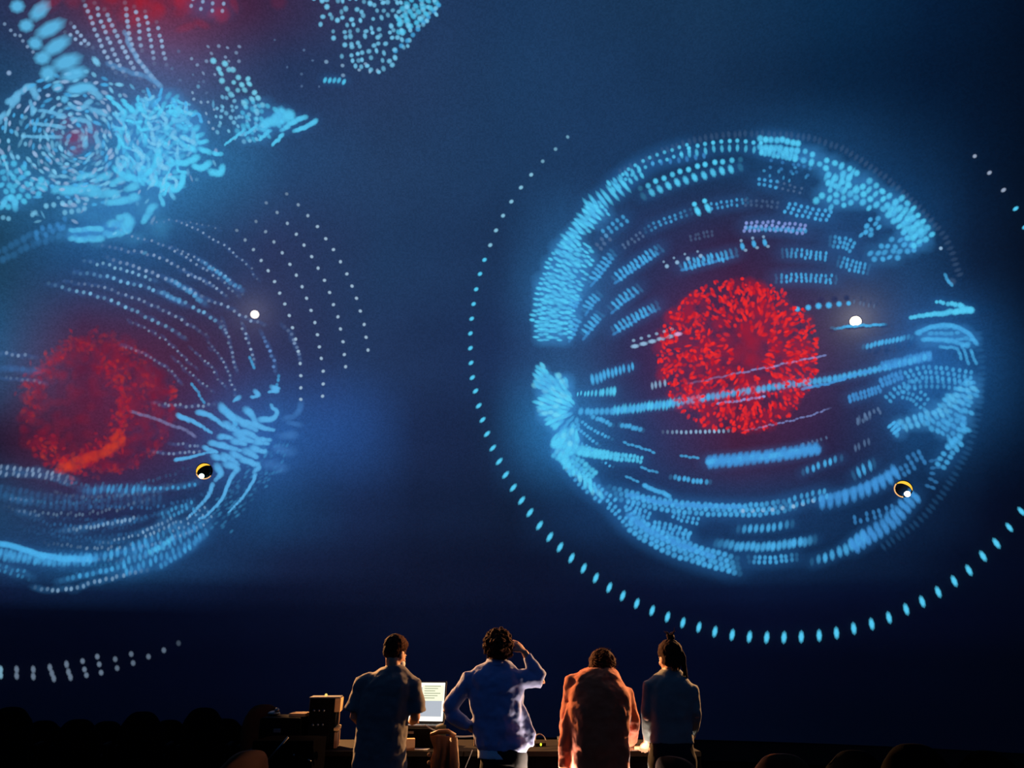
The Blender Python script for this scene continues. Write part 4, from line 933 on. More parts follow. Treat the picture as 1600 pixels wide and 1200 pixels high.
def build_person(label, cx, D, spec):
    bx, by, _ = wp(cx, 1100, D)
    root = empty('person', (bx, by, 0))
    tag(root, label, 'person', 'people standing at the control desk')
    o0 = Vector((bx, by, 0))
    def L(px, py, dy=0.0):
        return Vector(wp(px, py, D + dy)) - o0
    def ring(r):
        pl, pr, py, dep, dy = r
        a, b = L(pl, py, dy), L(pr, py, dy)
        return ((a.x + b.x) / 2, dy, (a.z + b.z) / 2, (b.x - a.x) / 2, dep)
    tor = [ring(r) for r in spec['torso']]
    # ---- body
    bm = bmesh.new()
    rings_loft(bm, [(x, y, z, a * .86, b * .84) for x, y, z, a, b in tor if z > .80] + [(tor[-1][0], tor[-1][1], .78, .16, .105)], 24)
    hp = L(*spec['head'][:3]); yaw, pit, roll = spec['head'][3:6]
    T = Matrix.Translation(hp) @ Matrix.Rotation(-yaw, 4, 'Z') @ Matrix.Rotation(-pit, 4, 'X') @ Matrix.Rotation(roll, 4, 'Y')
    head_shapes(bm, T)
    nb = Vector((tor[0][0], tor[0][1], tor[0][2] - .03))
    tube(bm, [nb - Vector((0, 0, .06)), nb, T @ Vector((0, -.02, -.05)), T @ Vector((0, -.01, 0))], [.075, .060, .054, .054], 16)
    hipx = tor[-1][0]
    for s in (-1, 1):
        tube(bm, [(hipx + s * .085, 0, .88), (hipx + s * .10, .01, .5), (hipx + s * .11, 0, .28), (hipx + s * .115, -.01, .07)], [.085, .058, .052, .036], 14)
        tube(bm, [(hipx + s * .115, -.04, .035), (hipx + s * .12, .06, .035), (hipx + s * .125, .15, .025)], [.034, .036, .024], 10)
    arms = []
    for key, s in (('arm_l', -1), ('arm_r', 1)):
        sh, el, wr = [L(*q) for q in spec[key][:3]]
        arms.append((sh, el, wr))
        tube(bm, [sh, sh.lerp(el, .5), el, el.lerp(wr, .35), wr], [.050, .046, .038, .040, .026], 14)
        hd, hn, curl = spec[key][3:6]
        hand(bm, wr, hd, hn, curl, side=s if spec[key][6] else -s)
    remeshed('body', bm, M['skin'], root, VOX_BODY, smooth=3)
    for s in (-1, 1):
        bm = bmesh.new(); ellipsoid(bm, T @ Vector((s * .030, .082, -.004)), (.012, .008, .008), T.to_3x3(), 12, 8); obj('eye', bm, M['paper'], root, True)
    # ---- upper garment
    bm = bmesh.new()
    rings_loft(bm, tor, 32, 2.3)
    for (sh, el, wr), key in zip(arms, ('sleeve_l', 'sleeve_r')):
        frac, r0, r1, r2 = spec[key]
        pts = [sh.lerp(Vector((tor[2][0], tor[2][1], sh.z)), .25), sh]
        rr = [r0 * .95, r0]
        if frac <= 1:
            pts += [sh.lerp(el, frac * .5), sh.lerp(el, frac)]; rr += [(r0 + r1) / 2, r1]
        else:
            f = frac - 1
            pts += [sh.lerp(el, .5), el.lerp(sh, .12), el.lerp(wr, .12), el.lerp(wr, f * .6), el.lerp(wr, f)]; rr += [(r0 + r1) / 2, r1, r1, (r1 + r2) / 2, r2]
        tube(bm, pts, rr, 18)
    for ex in spec.get('extra', []):
        tube(bm, [L(*p[:3]) for p in ex], [p[3] for p in ex], 12, squash=(.5, (0, 1, 0)))
    remeshed(spec['garment'], bm, spec['gmat'], root, VOX_CLOTH, spec.get('folds', .03), smooth=5)
    if spec.get('collar'):
        bm = bmesh.new(); c = spec['collar']
        n = 20; rows = []
        for (dz, r) in ((-.035, 1.25), (.012, 1.0), (.018, 1.06), (-.03, 1.4)):
            rows.append([bm.verts.new((nb.x + c * r * math.cos(2 * math.pi * k / n), nb.y + c * .95 * r * math.sin(2 * math.pi * k / n), nb.z + .03 + dz)) for k in range(n)])
        for a, b in zip(rows[:-1], rows[1:]):
            for k in range(n): bm.faces.new((a[k], a[(k + 1) % n], b[(k + 1) % n], b[k]))
        oc = obj('collar', bm, spec['gmat'], root, True)
    # ---- trousers and shoes
    bm = bmesh.new()
    zt = spec.get('trouser_top', .95)
    rings_loft(bm, [(hipx, 0, zt, .155, .105), (hipx, 0, .86, .172, .122), (hipx, 0, .76, .165, .118)], 24)
    for s in (-1, 1):
        tube(bm, [(hipx + s * .085, 0, .82), (hipx + s * .10, .01, .5), (hipx + s * .11, .0, .28), (hipx + s * .115, -.01, .075)], [.096, .078, .070, .062], 16)
    remeshed('trousers', bm, spec.get('tmat', M_TROUSER), root, .014, .02, smooth=4)
    for s in (-1, 1):
        bm = bmesh.new(); tube(bm, [(hipx + s * .115, -.07, .045), (hipx + s * .115, -.03, .055), (hipx + s * .12, .08, .048), (hipx + s * .125, .18, .032), (hipx + s * .125, .20, .03)], [.03, .046, .046, .034, .015], 14)
        for v in bm.verts: v.co.z = max(v.co.z, .002)
        obj('shoe', bm, M['black'], root, True)
    spec['hair'](root, T)
    return root, L, T, tor

M_TROUSER = principled('black_denim', (14, 14, 17), .9, noise=.2, bump=.2, bscale=200)
M_TEE = principled('grey_cotton', (104, 98, 96), .9, noise=.08, nscale=60, bump=.15, bscale=300, sheen=.2)
M_SHIRT = principled('pale_blue_cotton', (140, 152, 196), .85, noise=.06, nscale=60, bump=.15, bscale=300, sheen=.2)
M_JACKET = principled('rust_orange_cotton', (186, 88, 50), .85, noise=.12, nscale=25, bump=.2, bscale=250, sheen=.15)
M_TOP = principled('slate_knit', (120, 122, 116), .9, noise=.1, nscale=60, bump=.25, bscale=300, sheen=.2)
M_HAIR = principled('dark_brown_hair', (66, 36, 22), .9, noise=.3, nscale=60, spec=.1)
M_HAIR2 = principled('near_black_hair', (50, 27, 19), .9, noise=.3, nscale=60, spec=.1)

def scalp_points(n, zmin, r=1.0, face=0.02):
    out = []
    while len(out) < n:
        v = Vector((random.gauss(0, 1), random.gauss(0, 1), random.gauss(0, 1))).normalized()
        p = Vector((v.x * .078, v.y * .098 - .012, v.z * .095 + .030))
        if p.z < zmin(p) or (p.y > face and p.z < .075): continue
        out.append((p, v))
    return out

def hair_cap(bm, T, rings):
    """skull cap of hair in head space"""
    for c, s in rings: ellipsoid(bm, T @ Vector(c), s, T.to_3x3(), 24, 16)

def strands(bm, T, pts, length, r, droop=0.0, curl=0.0, n=3, along=None):
    for p, v in pts:
        d = (v if along is None else (v * .4 + Vector(along))).normalized()
        q = [p - d * .006]; x = p.copy()
        for k in range(n):
            d = (d + Vector((random.gauss(0, curl), random.gauss(0, curl), random.gauss(0, curl) - droop))).normalized()
            x = x + d * length / n * random.uniform(.7, 1.2); q.append(x.copy())
        tube(bm, [T @ a for a in q], [r * (1 - .75 * i / n) for i in range(n + 1)], 4)

def hair_short(root, T):
    bm = bmesh.new()
    hair_cap(bm, T, (((0, -.020, .050), (.088, .102, .094)), ((0, -.045, .005), (.078, .070, .064)), ((0, .02, .085), (.066, .080, .050))))
    remeshed('hair', bm, M_HAIR, root, .008, .014, FUZZ, 2)
    bm = bmesh.new(); strands(bm, T, scalp_points(420, lambda p: .005 if p.y > -.02 else -.045), .026, .0022, .1, .25, 2, (0, .2, .5))
    obj('hair_tuft', bm, M_HAIR, root, True)

def hair_curly(root, T):
    bm = bmesh.new()
    hair_cap(bm, T, (((0, -.022, .056), (.100, .114, .108)), ((0, -.05, .0), (.084, .072, .070))))
    for p, v in scalp_points(150, lambda p: -.035 if p.y < 0 else .03, face=.05):
        ellipsoid(bm, T @ (p * 1.25 + v * random.uniform(0, .014)), (random.uniform(.012, .022),) * 3, None, 8, 6)
    remeshed('hair', bm, M_HAIR, root, .0065, .02, FUZZ, 1)
    bm = bmesh.new(); strands(bm, T, [(p * 1.30, v) for p, v in scalp_points(520, lambda p: -.04 if p.y < 0 else .02, face=.05)], .034, .0026, .1, .8, 4)
    obj('hair_tuft', bm, M_HAIR, root, True)

def hair_parted(root, T):
    bm = bmesh.new()
    hair_cap(bm, T, (((0, -.018, .055), (.108, .116, .104)), ((0, -.045, .0), (.096, .076, .078)), ((.035, .03, .07), (.05, .07, .05)), ((-.04, .03, .06), (.045, .07, .05))))
    remeshed('hair', bm, M_HAIR, root, .008, .018, FUZZ, 2)
    bm = bmesh.new(); strands(bm, T, [(p * 1.22, v) for p, v in scalp_points(360, lambda p: -.04 if p.y < 0 else .02)], .045, .0024, .25, .2, 3, (.5, .1, .1))
    obj('hair_tuft', bm, M_HAIR, root, True)

def hair_bun(root, T):
    bm = bmesh.new()
    hair_cap(bm, T, (((0, -.020, .045), (.092, .106, .094)), ((0, -.045, -.005), (.088, .066, .075))))
    remeshed('hair', bm, M_HAIR2, root, .008, .012, FUZZ, 2)
    bm = bmesh.new()
    hair_cap(bm, T, (((.004, -.045, .146), (.030, .030, .024)), ((-.014, -.04, .164), (.014, .016, .014)), ((.02, -.05, .160), (.013, .015, .013))))
    remeshed('bun', bm, M_HAIR2, root, .006, .014, FUZZ, 1)
    bm = bmesh.new()
    for k in range(60):   # loose half-up length falling over the nape and one shoulder
        x0 = random.uniform(-.04, .075); ln = random.uniform(.02, .06) + (.06 if x0 > .05 else 0)
        pts = [(x0 * .7, -.095, .06), (x0, -.102, .0), (x0 * 1.05, -.092, -.045), (x0 * 1.08 + random.gauss(.004, .006), -.075 + random.gauss(0, .006), -.045 - ln)]
        tube(bm, [T @ Vector(p) for p in spline(pts, 7)], [.005, .007, .007, .006, .005, .004, .002], 5)
    for k in range(16):
        a = random.uniform(0, 6.28); pts = [(.02 * math.cos(a), -.045 + .02 * math.sin(a), .16), (.032 * math.cos(a), -.045 + .03 * math.sin(a), .185), (.05 * math.cos(a) , -.045 + .04 * math.sin(a), .19 + random.gauss(0, .01))]
        tube(bm, [T @ Vector(p) for p in spline(pts, 5)], [.004, .004, .003, .002, .001], 4)
    obj('ponytail', bm, M_HAIR2, root, True)

FW, DN, UP3, BK = (0, 1, 0), (0, 0, -1), (0, 0, 1), (0, -1, 0)
# person in the loose grey tee
p1 = dict(torso=[(603, 628, 1040, .062, .05), (590, 638, 1046, .085, .045), (574, 648, 1056, .105, .03), (565, 648, 1072, .125, .015), (561, 641, 1100, .13, 0), (555, 636, 1140, .13, 0), (552, 634, 1180, .135, 0), (550, 635, 1212, .138, 0)],
          head=(618, 1021, .06, .55, .30, 0.0), arm_l=((568, 1066, .02), (554, 1120, .02), (582, 1140, .27), FW, UP3, .5, True), arm_r=((645, 1068, .02), (649, 1121, .04), (644, 1128, .29), FW, UP3, .5, True),
          sleeve_l=(.86, .078, .095, 0), sleeve_r=(.86, .070, .088, 0), garment='t_shirt', gmat=M_TEE, folds=.035, hair=hair_short, collar=None)
r1, L1, T1, tor1 = build_person('person in loose grey short-sleeved shirt with short hair, facing the bright laptop', 600, 6.2, p1)
bm = bmesh.new()
ellipsoid(bm, T1 @ Vector((0, .056, -.062)), (.062, .055, .048), T1.to_3x3(), 20, 12)
obj('face_mask', bm, M['paper'], r1, True)
# person with the hand to the head
p2 = dict(torso=[(757, 795, 1033, .064, .02), (745, 806, 1041, .088, .02), (731, 815, 1052, .108, .01), (728, 817, 1070, .12, 0), (733, 817, 1095, .122, 0), (738, 817, 1120, .122, 0), (737, 822, 1145, .125, 0), (741, 827, 1163, .125, 0), (750, 824, 1174, .12, 0)],
          head=(777, 1018, .02, -.25, .05, .05), arm_l=((733, 1060, 0), (699, 1112, -.03), (737, 1138, -.02), (1, .35, -.15), (-.3, -1, .1), .55, True), arm_r=((812, 1060, 0), (846, 1064, .03), (819, 1018, .02), (-.75, .1, .65), (.5, -.6, .6), .55, True),
          sleeve_l=(1.92, .068, .060, .042), sleeve_r=(1.88, .070, .062, .040), garment='shirt', gmat=M_SHIRT, folds=.04, hair=hair_curly, collar=.072, trouser_top=.93,
          extra=[[(800, 1088, -.02, .05), (815, 1120, 0, .06), (826, 1150, 0, .06), (829, 1168, 0, .03)]])
r2, L2, T2, tor2 = build_person('person in pale blue shirt holding one hand to curly hair, other hand on hip', 772, 6.25, p2)
bm = bmesh.new(); c0 = tor2[-1]; rings_loft(bm, [(c0[0] - .03, 0, c0[2] + .05, c0[3] * .92, .115), (c0[0] - .03, 0, c0[2] - .045, c0[3] * .95, .122)], 24)
remeshed('undershirt', bm, principled('white_cotton', (205, 215, 225), .9, noise=.05), r2, .012, .012, smooth=3)
bm = bmesh.new(); q = L2(743, 1158, -.02); box(bm, q, (.022, .05, .07), None, .006); obj('badge', bm, M['beige'], r2)
# person stooping in the orange jacket
p3 = dict(torso=[(928, 956, 1041, .07, .19), (906, 963, 1047, .10, .17), (894, 969, 1057, .125, .14), (889, 980, 1078, .14, .10), (888, 986, 1105, .145, .06), (889, 985, 1130, .14, .03), (893, 983, 1165, .135, 0), (894, 984, 1205, .135, 0)],
          head=(941, 1047, .22, .45, .55, 0), arm_l=((897, 1064, .14), (885, 1125, .14), (886, 1154, .34), (.1, 1, -.3), UP3, .5, True), arm_r=((976, 1084, .13), (989, 1130, .12), (984, 1162, .32), (.1, 1, -.3), UP3, .5, True),
          sleeve_l=(1.85, .075, .060, .045), sleeve_r=(1.85, .072, .062, .045), garment='jacket', gmat=M_JACKET, folds=.035, hair=hair_parted, collar=.07,
          extra=[[(899, 1100, .05, .06), (892, 1135, .04, .075), (888, 1170, .03, .08), (885, 1203, .03, .07)]])
r3, L3, T3, tor3 = build_person('person in rust orange jacket stooping over the desk', 936, 6.2, p3)
bm = bmesh.new(); tube(bm, [T3 @ Vector(p) for p in ((.078, -.02, .0), (.078, .05, .004), (.074, .088, .004))], .0035, 6)
for s in (-1, 1): tube(bm, [T3 @ Vector((s * .034 + .026 * math.cos(a), .098, -.004 + .022 * math.sin(a))) for a in np.linspace(0, 6.283, 14)], .003, 6, caps=False)
tube(bm, [T3 @ Vector(p) for p in ((-.078, -.02, .0), (-.078, .05, .004), (-.074, .088, .004))], .0035, 6)
obj('glasses', bm, M['metal'], r3, True)
# person with the tied up hair
p4 = dict(torso=[(1035, 1060, 1045, .056, .03), (1024, 1068, 1052, .078, .03), (1013, 1078, 1062, .095, .02), (1012, 1083, 1077, .108, .01), (1014, 1083, 1100, .11, 0), (1016, 1081, 1130, .108, 0), (1014, 1083, 1154, .112, 0), (1013, 1084, 1162, .112, 0)],
          head=(1046, 1028, .03, -.40, .08, 0), arm_l=((1015, 1070, .01), (1011, 1120, .0), (1011, 1160, .20), (-.1, .9, -.4), UP3, .5, True), arm_r=((1080, 1076, .01), (1087, 1118, -.01), (1081, 1150, .16), (-.1, .9, -.3), UP3, .5, True),
          sleeve_l=(1.85, .054, .046, .036), sleeve_r=(1.85, .056, .048, .036), garment='jumper', gmat=M_TOP, folds=.025, hair=hair_bun, collar=None)
r4, L4, T4, tor4 = build_person('person in slate jumper and dark trousers with hair tied up in a bun', 1048, 6.2, p4)

# ================================================================== control desk and what stands on it
DZ = 0.80
xl, xr = wp(408, 1165, 7.2)[0], wp(1075, 1165, 7.2)[0]
desk = empty('control_desk', ((xl + xr) / 2, 7.2, 0)); tag(desk, 'long dark control desk with black cloth front behind the four people', 'desk')
W = xr - xl
bm = bmesh.new(); box(bm, (0, 0, DZ - .02), (W, .95, .04), None, .006); obj('tabletop', bm, M['desk'], desk)
for sx in (-1, 1):
    for sy in (-1, 1):
        bm = bmesh.new(); box(bm, (sx * (W / 2 - .08), sy * .40, (DZ - .04) / 2), (.05, .05, DZ - .04), None, .005); obj('leg', bm, M['black'], desk)
bm = bmesh.new()
n = 160; top = []; bot = []
for k in range(n + 1):
    x = -W / 2 + W * k / n; y = -.455 + .012 * math.sin(k * 1.1) + .006 * math.sin(k * .37)
    top.append(bm.verts.new((x, -.455, DZ - .041))); bot.append(bm.verts.new((x, y, .02)))
for k in range(n): bm.faces.new((top[k], top[k + 1], bot[k + 1], bot[k]))
o = obj('cloth_front', bm, M['skirt'], desk, True); sd = o.modifiers.new('thickness', 'SOLIDIFY'); sd.thickness = .004

def laptop(cx, py_bottom, D, w, h, rz, tilt, label, lit, riser=0.0):
    x, y, _ = wp(cx, py_bottom, D)
    e = empty('laptop', (x, y, DZ + riser), rz); tag(e, label, 'laptop', 'laptops on the control desk')
    bm = bmesh.new(); box(bm, (0, -.13, .010), (w, .25, .018), None, .005); base = obj('base', bm, M['metal'], e)
    bm = bmesh.new()
    for r in range(5):
        for c in range(12):
            box(bm, (-w * .42 + c * w * .076, -.05 - r * .022, .0205), (w * .062, .017, .003))
    obj('keyboard', bm, M['black'], base)
    def lid(name, x0, x1, z0, z1, d0, d1, mat, par):
        bm = bmesh.new(); box(bm, ((x0 + x1) / 2, (d0 + d1) / 2, (z0 + z1) / 2), (x1 - x0, d1 - d0, z1 - z0), None, .001)
        bmesh.ops.rotate(bm, cent=(0, 0, 0), matrix=Matrix.Rotation(-tilt, 3, 'X'), verts=bm.verts); bmesh.ops.translate(bm, vec=(0, 0, .02), verts=bm.verts)
        return obj(name, bm, mat, par)
    sc = lid('lid', -w / 2, w / 2, 0, h, 0, .008, M['metal'], e)
    lid('bezel', -w / 2 + .003, w / 2 - .003, .003, h - .003, -.002, 0, M['black'], sc)
    lid('display', -w / 2 + .012, w / 2 - .012, .012, h - .012, -.004, -.002, emission('display_white', (255, 253, 240), lit), sc)
    lid('window', -w / 2 + .03, w / 2 - .03, .05, h - .05, -.0055, -.004, emission('display_grey', (206, 214, 226), lit * .62), sc)
    lid('panel', w * .06, w / 2 - .018, h * .52, h - .035, -.007, -.0055, emission('display_cream', (244, 246, 214), lit * .9), sc)
    for k in range(6):
        lid('text_line', w * .10, w * (.30 + .1 * ((k * 7) % 3) / 2), h * .58 + k * .02, h * .58 + k * .02 + .005, -.008, -.007, emission('display_text', (150, 160, 120), lit * .5), sc)
    return e
lp = laptop(651, 1128, 7.25, .50, .345, R_(-10), R_(10), 'bright open laptop showing white windows on a black riser box', 1.25, .155)
bm = bmesh.new(); box(bm, (0, 0, .0775), (.46, .40, .153), None, .008)
x, y, _ = wp(651, 1128, 7.25); rb = empty('riser_box', (x, y - .10, DZ), R_(-10)); tag(rb, 'low black riser box under the bright laptop', 'box'); obj('body', bm, M['black'], rb)
bm = bmesh.new(); box(bm, (0, -.2015, .12), (.10, .004, .02), None, .001); obj('handle_slot', bm, M['metal'], rb)
laptop(955, 1150, 7.35, .36, .24, R_(4), R_(18), 'unseen laptop added for white light before the stooping person', 3.0, 0)  # hidden screen added to throw white light on the people beside it

def cyl(bm, p0, p1, r, n=16): tube(bm, [p0, p1], r, n)

# rack case with lit beige end panel
x0, _, zt = wp(486, 1088, 6.95); x1 = wp(536, 1088, 6.95)[0]
cw = x1 - x0; ch = zt - DZ
case = empty('equipment_rack', ((x0 + x1) / 2, 6.98, DZ), R_(8)); tag(case, 'upright black equipment rack with beige edged end panel on the desk', 'rack')
bm = bmesh.new(); box(bm, (-.02, 0, ch / 2 - .005), (cw - .05, .30, ch - .01), None, .008); obj('body', bm, M['black'], case)
bm = bmesh.new(); box(bm, (-.01, 0, ch - .006), (cw - .02, .31, .012), None, .003); obj('lid', bm, M['metal'], case)
ex = cw / 2 - .038
bm = bmesh.new(); box(bm, (ex, 0, ch * .84), (.05, .305, ch * .27), None, .004); obj('end_panel', bm, M['beige'], case)
bm = bmesh.new(); box(bm, (ex, 0, ch * .38), (.045, .30, ch * .07), None, .004); obj('end_panel', bm, M['beige'], case)
bm = bmesh.new(); box(bm, (ex - .002, 0, ch * .17), (.04, .29, ch * .30), None, .004); obj('end_panel', bm, M['card'], case)
bm = bmesh.new(); box(bm, (ex + .02, -.145, ch * .56), (.008, .012, ch * .30), None, .002); obj('rail', bm, M['beige'], case)
for k in range(3):
    bm = bmesh.new(); box(bm, (-.04, -.152, ch * (.2 + .27 * k)), (cw * .62, .008, ch * .22), None, .003); u = obj('rack_unit', bm, M['black'], case)
    for j in range(3):
        bm = bmesh.new(); cyl(bm, (-.09 + j * .04, -.156, ch * (.2 + .27 * k)), (-.09 + j * .04, -.172, ch * (.2 + .27 * k)), .009, 12); obj('knob', bm, M['metal'], u, True)
bm = bmesh.new(); ellipsoid(bm, (-.01, -.06, ch + .012), (.012, .012, .012)); obj('indicator', bm, emission('indicator_yellow', (255, 225, 120), 1.0), case, True)

# stack of small boxes beside it
x, _, z = wp(470, 1113, 6.95)
bxo = empty('cardboard_box', (x, 6.95, DZ), 0); tag(bxo, 'flat tan box on top of the black case beside the rack', 'box')
fc_h = wp(470, 1119, 6.95)[2] - DZ
bm = bmesh.new(); box(bm, (0, 0, fc_h + .015), (.14, .22, .026), None, .003); obj('body', bm, M['beige'], bxo)
bm = bmesh.new(); box(bm, (0, -.02, fc_h + .030), (.13, .05, .003)); obj('flap', bm, M['card'], bxo)
fc = empty('flight_case', (wp(445, 1150, 6.95)[0], 6.98, DZ)); tag(fc, 'black flight case under the tan box beside the rack', 'case')
bm = bmesh.new(); box(bm, (0, 0, fc_h / 2), (.33, .40, fc_h), None, .008); obj('body', bm, M['black'], fc)
for sx in (-1, 1):
    bm = bmesh.new(); box(bm, (sx * .163, -.2, fc_h / 2), (.012, .012, fc_h - .01), None, .003); obj('edge_strip', bm, M['black'], fc)
bm = bmesh.new(); box(bm, (-.02, -.203, fc_h * .6), (.06, .01, .03), None, .003); obj('latch', bm, M['metal'], fc)
bm = bmesh.new(); ellipsoid(bm, (-.12, 0, fc_h + .02), (.05, .06, .022)); ellipsoid(bm, (-.09, -.02, fc_h + .045), (.02, .02, .02))
mo = obj('headset', bm, M['metal'], None, True); mo.location = fc.location; tag(mo, 'small grey headset lying on the black flight case', 'headset')

# front case below: lower black case with a slanted strut
lc = empty('floor_case', (wp(448, 1190, 6.35)[0], 6.35, 0)); tag(lc, 'tall black case on the floor with a slanted grey strut', 'case')
lh = wp(448, 1150, 6.35)[2] - .02
bm = bmesh.new(); box(bm, (0, .06, lh / 2), (.46, .42, lh), None, .01); obj('body', bm, M['skirt'], lc)
def lcp(px, py): p = wp(px, py, 6.18); return (p[0] - lc.location.x, -.165, p[2])
bm = bmesh.new(); tube(bm, [lcp(419, 1187), lcp(450, 1152)], .008, 8); obj('strut', bm, M['metal'], lc, True)
bm = bmesh.new(); a, b = lcp(481, 1187), lcp(499, 1190); tube(bm, [(min(a[0], .22), -.165, a[2]), (min(b[0], .225) , -.165, b[2])], .008, 8); obj('handle', bm, M['metal'], lc, True)
bm = bmesh.new(); a = lcp(459, 1180); ellipsoid(bm, a, (.008, .006, .008)); obj('rivet', bm, M['metal'], lc, True)

# small things on the desk
x, y, z = wp(641, 1147, 6.85)
cb = empty('small_carton', (x, 6.80, DZ), R_(12)); tag(cb, 'small brown carton standing on the desk below the bright laptop', 'box')
bm = bmesh.new(); box(bm, (0, 0, .042), (.09, .07, .084), None, .002); obj('body', bm, M['card'], cb)
bm = bmesh.new(); box(bm, (0, 0, .086), (.092, .072, .004), None, .001); obj('lid', bm, M['beige'], cb)
x, y, z = wp(655, 1150, 6.85)
pp = empty('paper_sheet', (x, 6.87, DZ), R_(-8)); tag(pp, 'pale paper sheet lying on the desk below the bright laptop', 'paper')
bm = bmesh.new(); box(bm, (0, 0, .0015), (.16, .11, .002)); obj('sheet', bm, M['paper'], pp)
x, y, z = wp(843, 1160, 7.1)
gd = empty('signal_adapter', (x, y, DZ), R_(20)); tag(gd, 'small dark adapter with a yellow green light on the desk', 'adapter')
bm = bmesh.new(); box(bm, (0, 0, .014), (.10, .06, .026), None, .004); obj('body', bm, M['desk'], gd)
bm = bmesh.new(); ellipsoid(bm, (0, -.031, .016), (.009, .004, .012)); obj('light', bm, emission('led_green', (225, 240, 60), 1.6), gd, True)
def cable(name, pts, r, label, mat=None, n=30):
    bm = bmesh.new(); P = spline([tuple(p) for p in pts], n); tube(bm, P, r, 8)
    o = obj(name, bm, mat or M['cable'], None, True); tag(o, label, 'cable', 'cables on the control desk'); return o
cable('cable', [wp(836, 1158, 7.08), wp(837, 1150, 7.12), wp(843, 1147, 7.15), wp(850, 1151, 7.15), wp(853, 1158, 7.12)], .005, 'looped pale cable rising from the small adapter')
cable('cable', [wp(664, 1133, 6.72), wp(672, 1138, 6.70), wp(684, 1143, 6.70), wp(700, 1146, 6.70)], .006, 'pale cable running down from the bright laptop')
cable('cable', [wp(708, 1150, 6.68), wp(722, 1151, 6.68), wp(738, 1150, 6.68), wp(748, 1147, 6.7)], .006, 'pale cable lying along the desk edge beside the brown jacket')
cable('cable', [(wp(738, 1172, 6.68)[0], 6.68, wp(738, 1172, 6.68)[2]), wp(733, 1185, 6.69), wp(727, 1200, 6.7), wp(722, 1225, 6.7), (wp(722, 1225, 6.7)[0], 6.7, .01)], .004, 'thin cable hanging to the floor behind the pale blue shirt')
x, y, z = wp(992, 1172, 6.80)
nb_ = empty('notepad', (x + .03, 6.86, DZ), R_(8)); tag(nb_, 'white notepad lit brightly on the desk between stooping person and bun', 'notepad')
bm = bmesh.new(); box(bm, (0, 0, .006), (.17, .24, .010), None, .002); obj('pages', bm, M['paper'], nb_)
bm = bmesh.new(); box(bm, (0, .11, .0125), (.17, .02, .003)); obj('binding', bm, M['card'], nb_)
x, y, z = wp(877, 1165, 6.95)
gl = empty('drinking_glass', (x, 6.95, DZ)); tag(gl, 'small tumbler on the desk beside the rust orange sleeve', 'glass')
bm = bmesh.new()
prof = [(.0, .004), (.028, .004), (.034, .09), (.031, .09), (.026, .010), (0, .010)]
vs = [[bm.verts.new((r * math.cos(2 * math.pi * k / 18), r * math.sin(2 * math.pi * k / 18), zz)) for k in range(18)] for r, zz in prof[1:5]]
for a, b in zip(vs[:-1], vs[1:]):
    for k in range(18): bm.faces.new((a[k], a[(k + 1) % 18], b[(k + 1) % 18], b[k]))
bm.faces.new(vs[0][::-1]); bm.faces.new(vs[-1])
mg = principled('clear_glass', (235, 235, 230), .05, noise=.01); mg.node_tree.nodes['Principled BSDF'].inputs['Transmission Weight'].default_value = .9
obj('body', bm, mg, gl, True)

# chair with a brown leather jacket over its back
cx_, cy_, _ = wp(693, 1160, 6.45)
ch_ = empty('desk_chair', (cx_, cy_, 0)); tag(ch_, 'black chair under the draped brown leather jacket', 'chair')
bm = bmesh.new(); box(bm, (0, .10, .46), (.36, .26, .05), None, .015); obj('seat', bm, M['seat'], ch_)
bm = bmesh.new(); box(bm, (0, -.03, .74), (.13, .025, .36), None, .01); obj('backrest', bm, M['seat'], ch_)
for sx in (-1, 1):
    for yy in (.0, .20):
        bm = bmesh.new(); tube(bm, [(sx * .15, yy, .45), (sx * .17, yy, .0)], [.014, .012], 10); obj('leg', bm, M['black'], ch_, True)
for sx in (-1, 1):
    bm = bmesh.new(); tube(bm, [(sx * .05, -.02, .46), (sx * .05, -.03, .6)], .011, 10); obj('back_post', bm, M['black'], ch_, True)
jk = empty('leather_jacket', (cx_, cy_, 0)); tag(jk, 'brown leather jacket hanging over a chair back at the desk', 'jacket')
bm = bmesh.new()
nx, nz = 26, 26; grid = []
tz = wp(693, 1149, 6.42)[2]
for i in range(nz + 1):
    row = []
    t = i / nz
    for k in range(nx + 1):
        u = k / nx * 2 - 1
        z = tz - .52 * t; half = .098 - .012 * math.sin(t * 5) + .01 * math.sin(t * 21) * (u < -.5)
        y = -.075 - .014 * math.sin(u * 9 + t * 2.0) * min(1, t * 3 + .2) + .03 * (1 - t) ** 6 - .012 * math.cos(u * 1.5)
        row.append(bm.verts.new((u * half + .008 * math.sin(t * 7), y, z + .018 * u * u - .012 * u * (1 - t))))
    grid.append(row)
for i in range(nz):
    for k in range(nx): bm.faces.new((grid[i][k], grid[i][k + 1], grid[i + 1][k + 1], grid[i + 1][k]))
o = obj('body', bm, M['leather'], jk, True); sd = o.modifiers.new('t', 'SOLIDIFY'); sd.thickness = .012
bm = bmesh.new(); tube(bm, [(-.095, -.08, tz + .01), (-.03, -.085, tz + .03), (.04, -.085, tz + .032), (.098, -.07, tz + .005)], [.012, .018, .018, .012], 10); obj('collar', bm, M['leather'], jk, True)
bm = bmesh.new(); tube(bm, [(.085, -.09, tz - .01), (.10, -.10, tz - .2), (.095, -.10, tz - .42)], [.03, .036, .026], 12, squash=(.55, (0, 1, 0))); obj('sleeve', bm, M['leather'], jk, True)
for k in range(3):
    bm = bmesh.new(); ellipsoid(bm, (-.10, -.09, tz - .13 - k * .055), (.014, .010, .016)); obj('button', bm, M['card'], jk, True)

